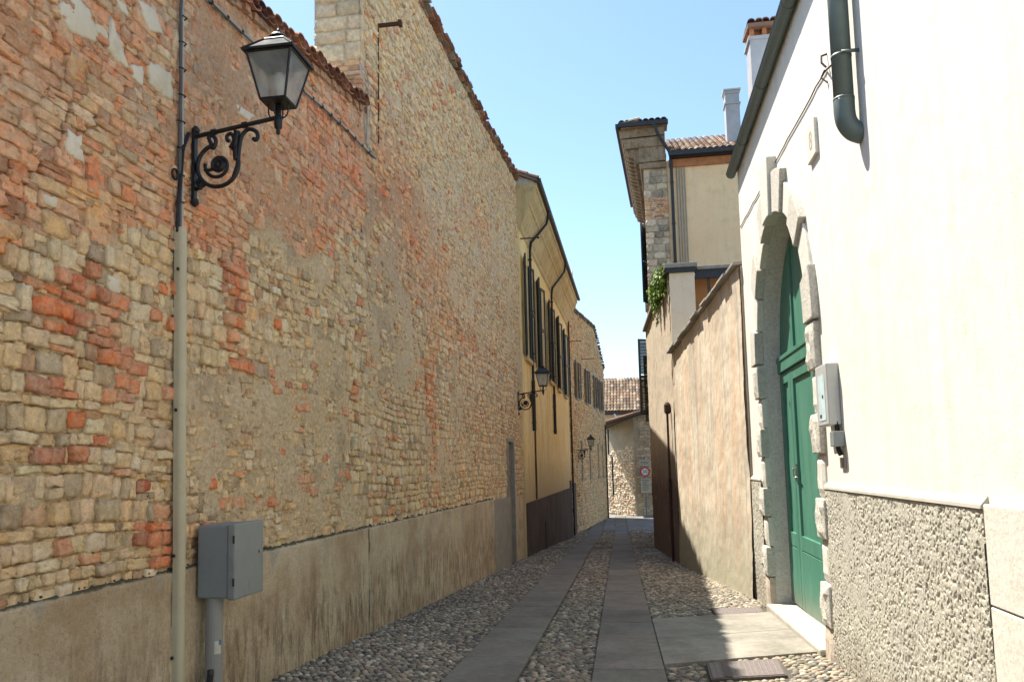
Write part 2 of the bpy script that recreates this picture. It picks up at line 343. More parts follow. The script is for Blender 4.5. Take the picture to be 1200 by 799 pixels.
def grid_sheet(fr, s0, s1, zlo, zhi, ds, dz, depf, colf):
    """displaced sheet between zlo(s) and zhi(s)"""
    ns = max(2, int((s1-s0)/ds)+1); S = np.linspace(s0, s1, ns); zl = zlo(S); zh = zhi(S); nz = max(2, int((zh.max()-zl.min())/dz)+1)
    T = np.linspace(0, 1, nz); SS = np.repeat(S[:, None], nz, 1); ZZ = zl[:, None]+(zh-zl)[:, None]*T[None, :]
    sf = SS.ravel(); zf = ZZ.ravel(); D = depf(sf, zf); C = colf(sf, zf); C = redden(np.clip(C**1.15*1.17, 0, .85), sf, zf) if fr is FL else C; V = fr.arr(sf, zf, D)
    i = np.arange(ns-1)[:, None]*nz+np.arange(nz-1)[None, :]; i = i.ravel(); F = np.stack([i, i+nz, i+nz+1, i+1], 1)
    return V, F, C
def layout(s0, s1, z0, z1, hr, wr, seed, wob=.04):
    """rough courses -> arrays cs, cz, half width, half height"""
    r = np.random.default_rng(seed); out = []; z = z0
    while z < z1:
        h = r.uniform(*hr); s = s0-r.uniform(0, wr[1])
        while s < s1:
            ww = r.uniform(*wr)*(r.uniform(.6, 1.0) if r.random() < .4 else 1); hh = h
            if r.random() < .12 and h > .09:   # two thin stones in one course
                k = r.uniform(.35, .65); out.append((s+ww/2, z+h*k/2, ww/2, h*k/2)); out.append((s+ww/2, z+h*(k+(1-k)/2), ww/2, h*(1-k)/2))
            else: out.append((s+ww/2, z+h/2, ww/2, h/2))
            s += ww
        z += h
    a = np.array(out); a[:, 1] += wob*(fbm(a[:, 0]*.7, a[:, 1]*.3, seed+3)-.5)*4; return a
def stones_mesh(fr, A, dep, colr, K, seed, gap=.008, rough=.10, dome=.012, tilt=.05):
    """A (n,4) cs,cz,hw,hh ; dep (n) protrusion; colr (n,3)"""
    r = np.random.default_rng(seed); n = len(A)
    if K == 8: bx = np.array([1, .9, 0, -.9, -1, -.9, 0, .9]); by = np.array([0, .88, 1, .88, 0, -.88, -1, -.88])
    else:
        bx = np.array([1, 1, 1, .97, .6, .2, -.2, -.6, -.97, -1, -1, -1, -.97, -.6, -.2, .2, .6, .97]); by = np.array([-.45, 0, .45, .93, 1, 1, 1, 1, .93, .45, 0, -.45, -.93, -1, -1, -1, -1, -.93]); K = 18
    hw = np.maximum(A[:, 2]-gap, .012); hh = np.maximum(A[:, 3]-gap, .012)
    X = bx[None]*(1+r.normal(0, rough, (n, K))); Y = by[None]*(1+r.normal(0, rough, (n, K)))
    ang = r.normal(0, tilt, n)
    cut = r.random((n, K)) < .07; X = np.where(cut, X*.86, X); Y = np.where(cut, Y*.82, Y)
    px = X*hw[:, None]; py = Y*hh[:, None]; ca = np.cos(ang)[:, None]; sa = np.sin(ang)[:, None]
    qx = px*ca-py*sa; qy = px*sa+py*ca
    rings = []; sx = r.normal(0, .05, (n, 1)); sy = r.normal(0, .07, (n, 1))   # tilt of the face
    for sc, dd in ((1.0, -.03), (.995, -.001), (.965, 1.0), (.6, 1.04)):
        base = dep[:, None]*(dd if dd > 0 else 0)+(dd if dd < 0 else 0)
        jd = r.normal(0, dome*.45, (n, K))*(1 if dd > 0 else 0)
        D = base+jd+(qx*sc*sx+qy*sc*sy)*(1 if dd > 0 else 0)+(dome*(dd-1) if dd > 1 else 0)
        js = 1+(r.normal(0, .035, (n, K)) if dd > 0 else 0)
        rings.append((A[:, 0:1]+qx*sc*js, A[:, 1:2]+qy*sc*js, D))
    cen = (A[:, 0:1], A[:, 1:2], dep[:, None]*1.06+r.normal(0, dome*.45, (n, 1)))
    nv = 4*K+1
    S = np.concatenate([g[0] for g in rings]+[cen[0]], 1); Z = np.concatenate([g[1] for g in rings]+[cen[1]], 1); colr = np.clip(colr, .02, 1)**1.13*1.15*np.array([1.03, .985, .97]); colr = colr*np.minimum(1, .84/colr.max(1, keepdims=True)); D = np.concatenate([g[2] for g in rings]+[cen[2]], 1)
    V = fr.arr(S.ravel(), Z.ravel(), D.ravel())
    k = np.arange(K); k2 = (k+1) % K; q = []
    for a in range(3): q.append(np.stack([a*K+k, a*K+k2, (a+1)*K+k2, (a+1)*K+k], 1))
    q = np.concatenate(q); t = np.stack([3*K+k, 3*K+k2, np.full(K, 4*K)], 1); off = np.arange(n)*nv
    Q = (q[None]+off[:, None, None]).reshape(-1, 4); T = (t[None]+off[:, None, None]).reshape(-1, 3)
    C = np.repeat(redden(colr, A[:, 0], A[:, 1]) if fr is FL else colr, nv, 0)*(1+r.normal(0, .09, (n*nv, 1)))
    return V, Q, T, np.clip(C, 0, 1)
def pick(pal, n, r):
    p = np.array([q[:3] for q in pal]); wgt = np.array([q[3] for q in pal]); wgt = wgt/wgt.sum()
    c = p[r.choice(len(p), n, p=wgt)]; return c*(1+r.normal(0, .14, (n, 1)))*(1+r.normal(0, .018, (n, 3)))
PAL_STONE = [(.75,.57,.32,3),(.68,.52,.31,3),(.62,.49,.31,2.4),(.82,.67,.43,2.4),(.42,.33,.22,1.3),(.70,.48,.24,1.4),(.54,.33,.19,1.0),(.84,.72,.50,1.6)]
PAL_BRICK = [(.72,.34,.16,3),(.70,.42,.24,3.4),(.54,.26,.14,1.4),(.74,.50,.31,2.6),(.44,.27,.17,1.2),(.70,.56,.38,2.0)]
PAL_RED = [(.72,.24,.085,3),(.60,.20,.09,2),(.72,.36,.19,2)]
MORT = np.array([.60, .46, .29]); MORTL = np.array([.70, .575, .395]); MORTD = np.array([.30, .225, .145])
def redden(C, s, z):
    """broad soft areas where brick dust and worn bricks colour the wall"""
    g = lambda cs, cz, a, b_: np.exp(-(((s-cs)/a)**2+((z-cz)/b_)**2))
    m = .9*g(11.3, 5.9, 1.5, .9)+.7*g(13.6, 5.2, 1.6, .8)+.8*g(13.3, 3.0, .25, 1.6)+.45*g(8.8, 5.4, 1.2, .7)+.5*g(17.5, 7.0, 2.0, .5)+.5*g(16, 4.2, 2.5, .35)+.35*brick_zone(s, z)*(s < 10)
    m = np.clip(m*(.35+1.3*fbm(s*2.3, z*2.3, 123)), 0, .9)[:, None]; return C*(1-m)+C*np.array([1.12, .70, .50])*m

def frame_faces(mb, fr, s0, s1, z0, z1, openings, depth=.25, d=0.0, zextra=()):
    """flat facade with rectangular openings and their reveals"""
    ss = sorted(set([s0, s1]+[v for o in openings for v in o[:2] if s0 < v < s1])); zs = sorted(set([z0, z1]+[v for o in openings for v in o[2:4] if z0 < v < z1]))
    for i in range(len(ss)-1):
        for j in range(len(zs)-1):
            cs, cz = (ss[i]+ss[i+1])/2, (zs[j]+zs[j+1])/2
            if any(o[0] < cs < o[1] and o[2] < cz < o[3] for o in openings): continue
            mb.add([fr.pt(ss[i], zs[j], d), fr.pt(ss[i+1], zs[j], d), fr.pt(ss[i+1], zs[j+1], d), fr.pt(ss[i], zs[j+1], d)], [(0, 1, 2, 3)])
    for (a, b_, c, e) in [o[:4] for o in openings]:
        P = [(a, c), (b_, c), (b_, e), (a, e)]
        for k in range(4):
            p, q = P[k], P[(k+1) % 4]
            mb.add([fr.pt(*p, d), fr.pt(*q, d), fr.pt(*q, d-depth), fr.pt(*p, d-depth)], [(3, 2, 1, 0)])
def fbox(mb, fr, s0, s1, z0, z1, d0, d1, zs=None):
    """box in wall frame"""
    return mb.hexa([fr.pt(s0,z0,d1), fr.pt(s1,z0,d1), fr.pt(s1,z0,d0), fr.pt(s0,z0,d0), fr.pt(s0,z1,d1), fr.pt(s1,z1,d1), fr.pt(s1,z1,d0), fr.pt(s0,z1,d0)])

# ------------------------------------------------------------------ GROUND
ys = [-40, -20, 0]+list(np.arange(2, 64, 1.5))+[80, 140, 400]
V = []; F = []; xs = [-400, -60, -12, -3.8, -2.4, -1, 0, 1, 2.4, 12, 60, 400]
for y in ys:
    for x in xs: V.append((x, y, gz(y)-.03))
nx = len(xs)
F = [np.array([(j*nx+i, j*nx+i+1, (j+1)*nx+i+1, (j+1)*nx+i) for j in range(len(ys)-1) for i in range(nx-1)])]
g = np_mesh('ground', np.array(V), F, None, M['bed'], None, smooth=False); tag(g, kind='structure')

def sl(y): return -.02*(y-7.2)
LLx = lambda y: -1.80+sl(y); LRx = lambda y: -1.13+sl(y); RLx = lambda y: -.45+sl(y); RRx = lambda y: .22+sl(y)
def gright(y):   # foot of whatever stands on the right
    return XR+.02 if y < 13.4 else (1.84-(y-13.4)*.112 if y < 20.4 else (1.04-(y-20.4)*.066 if y < 28 else .62+(y-28)*.05))
def gleft(y): return Xl(y)+.06 if y < 40 else -3.2+(y-40.5)*.084
SLAB = [(.213, 8.12), (1.80, 8.86), (1.80, 11.86), (.152, 11.15)]
def in_slab(x, y): return (x > .12) & (y > 8.12+(x-.27)*.48) & (y < 11.15+(x-.27)*.47)
def in_cover(x, y): return ((x > .57) & (x < 1.38) & (y > 7.45+(x-.6)*.3) & (y < 8.27+(x-.6)*.3)) | ((x > 1.0) & (x < 1.80) & (y > 11.45+(x-1.03)*.1) & (y < 12.4)) | ((y > 9) & (y < 12.5) & (x > 1.78))
def cobbles():
    r = np.random.default_rng(3); P = []
    for (y0, y1, sp) in ((4.5, 16, .061), (16, 30, .076), (30, 44, .11)):
        nxx = int(6.2/(sp*1.12)); nyy = int((y1-y0)/sp)
        X, Y = np.meshgrid(-3.7+np.arange(nxx)*sp*1.12, y0+np.arange(nyy)*sp); X = X+(np.arange(nyy) % 2)[:, None]*sp*.55
        X = X+r.normal(0, sp*.16, X.shape); Y = Y+r.normal(0, sp*.14, X.shape)
        P.append(np.stack([X.ravel(), Y.ravel(), np.full(X.size, sp)], 1))
    P = np.concatenate(P); x, y, sp = P.T
    gl = np.array([gleft(v) for v in y]); gr = np.array([gright(v) for v in y]); e = .02
    ok = ((x > gl) & (x < LLx(y)-e)) | ((x > LRx(y)+e) & (x < RLx(y)-e)) | ((x > RRx(y)+e) & (x < gr))
    ok &= ~in_slab(x, y) & ~in_cover(x, y) & ~((y > 27.5) & (y < 28.6))
    P = P[ok]; n = len(P); x, y, sp = P.T
    K = 7; a = r.uniform(0, 2*math.pi, n)[:, None]+np.arange(K)*2*math.pi/K
    rx = sp*r.uniform(.50, .66, n); ry = sp*r.uniform(.36, .50, n); rot = r.normal(0, .35, n)
    big = r.random(n) < .06; rx[big] *= 1.2
    h = sp*r.uniform(.16, .36, n); nv = 3*K+1; VX = []; VY = []; VZ = []
    wob = 1+r.normal(0, .07, (n, K))
    for sc, hz in ((1.0, -.55), (.93, .25), (.58, .85)):
        ex = np.cos(a)*rx[:, None]*sc*wob; ey = np.sin(a)*ry[:, None]*sc*wob
        VX.append(x[:, None]+ex*np.cos(rot)[:, None]-ey*np.sin(rot)[:, None]); VY.append(y[:, None]+ex*np.sin(rot)[:, None]+ey*np.cos(rot)[:, None]); VZ.append(np.repeat((h*hz)[:, None], K, 1))
    VX.append(x[:, None]); VY.append(y[:, None]); VZ.append((h*1.02)[:, None])
    X = np.concatenate(VX, 1); Y = np.concatenate(VY, 1); Z = np.concatenate(VZ, 1)+gzv(Y)-.026+r.normal(0, .003, (n, 1))
    V = np.stack([X.ravel(), Y.ravel(), Z.ravel()], 1); k = np.arange(K); k2 = (k+1) % K
    q = np.concatenate([np.stack([i*K+k, i*K+k2, (i+1)*K+k2, (i+1)*K+k], 1) for i in range(2)]); t = np.stack([2*K+k, 2*K+k2, np.full(K, 3*K)], 1); off = np.arange(n)*nv
    pal = [(.21,.185,.14,3),(.155,.145,.125,3),(.29,.26,.205,2),(.10,.095,.088,2),(.25,.20,.15,1.0),(.38,.35,.29,.9),(.20,.145,.11,.3)]
    c = pick(pal, n, r); tint = fbm(x*.8, y*.5, 77)[:, None]; c = c*(.85+.55*tint)*np.array([1.07, 1.04, .97])
    C = np.repeat(np.clip(c, .02, .8), nv, 0)
    o = np_mesh('cobbled_paving', V, [(q[None]+off[:, None, None]).reshape(-1, 4), (t[None]+off[:, None, None]).reshape(-1, 3)], C, M['pebble'], None); tag(o, kind='structure')
cobbles()
def slab_strip(xl, xr, y0, y1, name, seed):
    r = np.random.default_rng(seed); mb = MB(); y = y0
    while y < y1:
        L = r.uniform(.85, 1.5) if y < 27 else r.uniform(.6, 1.1); ye = min(y+L, y1); mb.cur = tuple(np.array([.185, .17, .14])*(1+r.normal(0, .10))*(1+r.normal(0, .02, 3)))
        t = .006+r.uniform(-.003, .003); g = .005
        p = [(xl(y), y+g), (xr(y), y+g), (xr(ye), ye-g), (xl(ye), ye-g)]; n = 3
        mb.hexa([(a, b_, gz(b_)-.06) for a, b_ in p]+[(a, b_, gz(b_)+t) for a, b_ in p]); y = ye
    o = mb.build(name, M['slab'], None, bevel=.006); tag(o, kind='structure')
slab_strip(LLx, LRx, -1, 60, 'stone_wheel_track', 1); slab_strip(RLx, RRx, -1, 60, 'stone_wheel_track', 2)
mb = MB()      # cross band, landing before the portal, far flagstones
r = np.random.default_rng(5)
for y in (27.55, 28.08):
    x = -3.0
    while x < .55:
        L = r.uniform(.5, .9); xe = min(x+L, .6); mb.cur = tuple(np.array([.14, .135, .125])*(1+r.normal(0, .1)))
        if not ((LLx(y)-.05 < (x+xe)/2 < LRx(y)+.05) or (RLx(y)-.05 < (x+xe)/2 < RRx(y)+.05)):
            mb.hexa([(a, b_, gz(b_)-.06) for a, b_ in ((x+.006, y), (xe, y), (xe, y+.5), (x+.006, y+.5))]+[(a, b_, gz(b_)+.004) for a, b_ in ((x+.006, y), (xe, y), (xe, y+.5), (x+.006, y+.5))])
        x = xe
for y in np.arange(44, 66, .9):
    for (xa, xb) in ((-2.6, LLx(y)-.01), (LRx(y)+.01, RLx(y)-.01), (RRx(y)+.01, 3.2)):
        x = xa
        while x < xb-.05:
            xe = min(x+r.uniform(.5, .8), xb); mb.cur = tuple(np.array([.20, .19, .17])*(1+r.normal(0, .1)))
            q = ((x+.01, y+.01), (xe, y+.01), (xe, y+.89), (x+.01, y+.89)); mb.hexa([(a, b_, gz(b_)-.06) for a, b_ in q]+[(a, b_, gz(b_)+.0) for a, b_ in q]); x = xe
o = mb.build('flagstones', M['slab'], None, bevel=.005); tag(o, kind='structure')
mb = MB(); mb.cur = (.40, .385, .34)
mid = .5; A0, B0, C0, D0 = [np.array(p) for p in SLAB]
for t0, t1 in ((0, .48), (.485, 1)):
    a = A0+(D0-A0)*t0; b_ = B0+(C0-B0)*t0; c = B0+(C0-B0)*t1; d = A0+(D0-A0)*t1
    mb.cur = tuple(np.array([.27, .25, .21])*(1 if t0 == 0 else .93)); mb.hexa([(*p, gz(p[1])-.06) for p in (a, b_, c, d)]+[(*p, gz(p[1])+.006) for p in (a, b_, c, d)])
o = mb.build('landing_slab', M['slab'], None, bevel=.006); tag(o, kind='structure')

# ------------------------------------------------------------------ LEFT: near rubble wall with tiled top
FL = Frame((Xl(0), 0), (Xl(30), 30)); 
COPZ = lambda y: np.interp(y, [-4, 2, 6.5, 9.95], [5.2, 5.45, 5.98, 6.5])
def brick_zone(s, z):
    edge = 2.95+.30*(s-4.0)+.5*(fbm(s*1.1, z*1.1, 31)-.5)*2
    return sstep(-.12, .12, z-edge)
CLU = [(4.65, 2.72, .42, .26), (4.35, 2.25, .18, .25), (5.0, 2.35, .22, .2), (4.45, 1.75, .25, .05), (6.9, 2.55, .9, .05), (8.3, 1.50, .45, .13), (8.0, 2.35, .2, .2),
       (5.3, 1.25, .12, .12), (5.0, 1.6, .10, .05), (5.55, 1.05, .1, .3), (6.2, 1.55, .08, .5), (4.2, 1.62, .25, .06), (6.9, 1.32, .8, .05), (5.15, 2.85, .08, .1), (9.2, 1.5, .4, .1), (6.6, 3.4, .2, .5), (6.05, 3.6, .12, .14)]
def masonry_near():
    w_ = thing('rubble_wall', (Xl(5), 5, gz(5)), 'old rubble and brick wall with tiled top and stained plinth, beside the first lantern', 'wall')
    r = np.random.default_rng(11); s0, s1 = -3, 10.0
    A = layout(s0, s1, .82, 6.6, (.05, .16), (.06, .25), 21, .07); B = layout(s0, s1, .82, 6.6, (.055, .12), (.13, .34), 22, .03)
    bz = brick_zone(A[:, 0], A[:, 1])+r.normal(0, .12, len(A)); A = A[bz < .5]
    bz = brick_zone(B[:, 0], B[:, 1])+r.normal(0, .12, len(B)); Bk = B[bz >= .5]
    # big upright tavelle blocks now and then
    big = r.random(len(Bk)) < .12; Bk[big, 3] *= r.uniform(1.5, 2.8, big.sum()); Bk[big, 2] *= .8
    rows = [A, Bk]; cols = [pick(PAL_STONE, len(A), r), pick(PAL_BRICK, len(Bk), r)]
    red = np.zeros(len(A), bool)
    for (cs, cz, hs, hz) in CLU:
        d = ((A[:, 0]-cs)/max(hs, .05))**2+((A[:, 1]-cz)/max(hz, .05))**2; red |= (d < 1.1) & (r.random(len(A)) < .8)
    red |= r.random(len(A)) < .05
    cols[0][red] = pick(PAL_RED, red.sum(), r)
    A[red, 3] = np.minimum(A[red, 3], .055); A[red, 2] = np.clip(A[red, 2], .07, .13)
    top = (cols[1].shape[0]); hi = fbm(Bk[:, 0]*.6, Bk[:, 1]*.6, 91) > .60
    hh_ = hi & (r.random(len(Bk)) < .3); cols[1][hh_] = pick(PAL_STONE, hh_.sum(), r)
    AA = np.concatenate(rows); CC = np.concatenate(cols)
    cov = fbm(AA[:, 0]*.9, AA[:, 1]*.9, 41); ax = AA[:, 0]; az = AA[:, 1]
    rend = np.exp(-(((ax-7.4)/1.3)**2+((az-4.0)/.8)**2))       # heavily pointed area
    dep = .014+r.uniform(-.007, .026, len(AA))-.026*sstep(.52, .70, cov)-.014*rend
    isb = np.r_[np.zeros(len(A), bool), np.ones(len(Bk), bool)]; dep[isb] = .010+r.uniform(-.005, .014, isb.sum())-.008*sstep(.5, .7, cov[isb])
    dep[:len(A)][red] += .012
    ok = (AA[:, 1]+AA[:, 3] < COPZ(ax)-.02) & (AA[:, 0]+AA[:, 2]*.5 < 10.02) & (az > .86)
    AA, CC, dep = AA[ok], CC[ok], dep[ok]
    # small chips packed in the joints
    nc = 2600; cs_ = r.uniform(3.2, 9.9, nc); cz_ = r.uniform(.9, 6.4, nc); a_ = r.uniform(.012, .05, nc); b2_ = a_*r.uniform(.4, .9, nc); okc = cz_+b2_ < COPZ(cs_)-.03; bzc = brick_zone(cs_, cz_) > .5
    cc_ = np.where(bzc[:, None], pick(PAL_BRICK, nc, r), pick(PAL_STONE, nc, r)); AA = np.concatenate([AA, np.stack([cs_, cz_, a_, b2_], 1)[okc]]); CC = np.concatenate([CC, cc_[okc]]); dep = np.concatenate([dep, .016+r.uniform(-.006, .010, okc.sum())])
    K = 12; V, Q, T, C = stones_mesh(FL, AA, dep, CC, K, 5, gap=.004, rough=.075, dome=.007)
    np_mesh('masonry', V, [Q, T], C, M['stone'], w_, smooth=False)
    def depf(s, z):
        c = fbm(s*.9, z*.9, 41); rd = np.exp(-(((s-7.4)/1.3)**2+((z-4.0)/.8)**2))
        return -.007+.020*(fbm(s*5, z*5, 51)-.5)*2+.034*(fbm(s*2.6, z*2.6, 57, 5)-.5)*2+.017*(fbm(s*30, z*30, 61, 3)-.5)*2+.017*sstep(.50, .70, c)+.008*rd-.002*brick_zone(s, z)
    def colf(s, z):
        m = fbm(s*1.3, z*1.3, 71)[:, None]; c = MORT*(1-m)+MORTL*m; k = sstep(.55, .75, fbm(s*3.1, z*3.1, 81))[:, None]; c = c*(1-k*.5)+MORTD*k*.5
        bz = brick_zone(s, z)[:, None]; c = c*(1-.55*bz)+np.array([.52, .31, .18])*.55*bz; return c
    V1, F1, C1 = grid_sheet(FL, 3.4, 9.95, lambda s: s*0+.8, lambda s: COPZ(s)-.02, .014, .014, depf, colf)
    np_mesh('mortar', V1, [F1], C1, M['mortar'], w_)
    mb = MB(); mb.cur = tuple(MORT)
    for a, c in ((-4, 3.4),): mb.hexa([FL.pt(a, -.6, 0), FL.pt(c, -.6, 0), FL.pt(c, -.6, -.6), FL.pt(a, -.6, -.6), FL.pt(a, 5.2, 0), FL.pt(c, 5.55, 0), FL.pt(c, 5.55, -.6), FL.pt(a, 5.2, -.6)])
    a, c = 3.4, 9.95; mb.hexa([FL.pt(a, -.9, -.05), FL.pt(c, -.9, -.05), FL.pt(c, -.9, -.6), FL.pt(a, -.9, -.6), FL.pt(a, 5.55, -.05), FL.pt(c, 6.44, -.05), FL.pt(c, 6.44, -.6), FL.pt(a, 5.55, -.6)])
    mb.build('core', M['mortar'], w_)
    # whitish remains of render, irregular thin slabs
    mb = MB()
    PT = [((68,0),(98,0),(112,45),(105,48),(80,38),(66,15)), ((128,25),(148,80),(135,74),(124,58)), ((158,0),(176,8),(190,42),(172,35)), ((172,70),(185,75),(199,85),(200,116),(185,112),(172,98)),
          ((150,74),(166,82),(164,100),(152,92)), ((204,40),(212,62),(206,60)), ((134,0),(142,4),(150,22),(138,14)), ((75,150),(92,160),(96,192),(84,188),(74,176)), ((46,228),(66,232),(62,244),(48,240)), ((122,322),(136,326),(138,345),(124,342)), ((272,120),(296,136),(290,142),(274,132)), ((106,26),(120,34),(124,46),(110,40))]
    def onwall(px, py, dep=0):
        d = fw+rt*(px-600)/933-up*(py-461)/933; c = np.array([0, 0, 1.6]); t = ((FL.p+FL.n*dep-c)@FL.n)/(d@FL.n); return c+d*t
    for poly in PT:
        P = [onwall(*p) for p in poly]; c = sum(P)/len(P); n = len(P); ring = []
        for i in range(n):       # ragged outline
            a, b_ = P[i], P[(i+1) % n]
            for t in (0, .25, .5, .75):
                q = a+(b_-a)*t; q = q+(q-c)*r.normal(0, .10); ring.append(q)
        m = len(ring); vs = [q-FL.n*.02 for q in ring]+[q+FL.n*(.020+r.normal(0, .002)) for q in ring]+[c+(q-c)*.82+FL.n*(.028+r.normal(0, .003)) for q in ring]+[c+FL.n*.03]
        fs = [(i, (i+1) % m, m+(i+1) % m, m+i) for i in range(m)]+[(m+i, m+(i+1) % m, 2*m+(i+1) % m, 2*m+i) for i in range(m)]+[(2*m+i, 2*m+(i+1) % m, 3*m) for i in range(m)]
        mb.add(vs, fs)
    mb.build('plaster_remains', M['plasterpatch'], w_, smooth=True)
    plinth(w_, -4, 9.95, .055, 9)
    # tiled coping
    mb = MB(); rr = np.random.default_rng(8); s = -3
    while s < 9.8:
        z = float(COPZ(s)); wd = .17; c = np.array([.34, .15, .085])*(1+rr.normal(0, .2)); mb.cur = tuple(np.clip(c, .05, .6)); dz = rr.normal(0, .008); sl_ = .15*.17
        n = 7; o = .13+rr.normal(0, .015)
        for lay in range(2):
            ring0 = []; ring1 = []
            for k in range(n+1):
                a = math.pi*k/n; rad = wd*.55; off = wd*.5 if lay == 0 else 0
                sg = 1 if lay == 1 else -1
                yy = s+off+rad*math.cos(a); zz = z+dz+sg*rad*.75*math.sin(a)+(.03 if lay else .045)+(yy-s)*.15
                ring0.append((yy, zz))
            outer = [FL.pt(y, zz, o if lay else o-.02) for y, zz in ring0]; inner = [FL.pt(y, zz+.13, -.3) for y, zz in ring0]
            outer2 = [FL.pt(y, zz-.014, o if lay else o-.02) for y, zz in ring0]; inner2 = [FL.pt(y, zz+.116, -.3) for y, zz in ring0]
            m = n+1; vs = outer+inner+outer2+inner2
            fs = [(i, i+1, m+i+1, m+i) for i in range(n)]+[(2*m+i, 3*m+i, 3*m+i+1, 2*m+i+1) for i in range(n)]+[(i, 2*m+i, 2*m+i+1, i+1) for i in range(n)]+[(0, m, 3*m, 2*m), (n, 2*m+n, 3*m+n, m+n)]
            mb.add(vs, fs)
        s += wd
    mb.build('coping_tiles', M['tile'], w_)
    mb = MB(); rr = np.random.default_rng(9); s = -3      # brick course below the tiles
    while s < 9.85:
        L = rr.uniform(.1, .14); z = float(COPZ(s)); mb.cur = tuple(np.clip(np.array([.36, .15, .08])*(1+rr.normal(0, .25)), .04, .6)); fbox(mb, FL, s, s+L-.012, z-.085+rr.normal(0, .004), z-.01, -.2, .055+rr.normal(0, .012)); s += L
    mb.build('brick_cornice', M['stone'], w_, bevel=.006)
    return w_
def plinth(parent, s0, s1, proud, seed, top=.88, pale=None):
    def zlo(s): return gzv(s)-.25
    def prof(s, z):      # sloping top lip
        return proud*sstep(top+.035, top-.02, z)+(.012*(fbm(s*3, z*3, seed)-.5)*2+.006*(fbm(s*22, z*22, seed+4, 3)-.5)*2)*sstep(top+.03, top-.05, z)-.02*sstep(top-.0, top+.03, z)
    V, F, C = grid_sheet(FL, max(s0, 3.2), s1, zlo, lambda s: s*0+top+.03+.02*(fbm(s*2.2, s*0, seed+9)-.5), .03 if s1 < 11 else .05, .02, prof, lambda s, z: np.tile([.5, .5, .5], (len(s), 1)))
    np_mesh('plinth', V, [F], C, M['plinth'], parent)
    mb = MB(); rr = np.random.default_rng(seed)           # crumbs of moss and dirt on the ledge
    for i in range(int((s1-max(s0, 3.2))*(14 if s1 < 11 else 10))):
        s = rr.uniform(max(s0, 3.2), s1); rd = rr.uniform(.004, .013)*(1 if s1 < 11 else 1.4); p = FL.pt(s, top+.018+rd*.2, rr.uniform(-.005, proud*.75)); mb.lathe(p, [(rd*.6, -rd*.6), (rd, 0), (rd*.7, rd*.6), (rd*.1, rd*.8)], 6)
    mb.build('ledge_moss', M['moss'], parent, smooth=True)
near_wall = masonry_near()

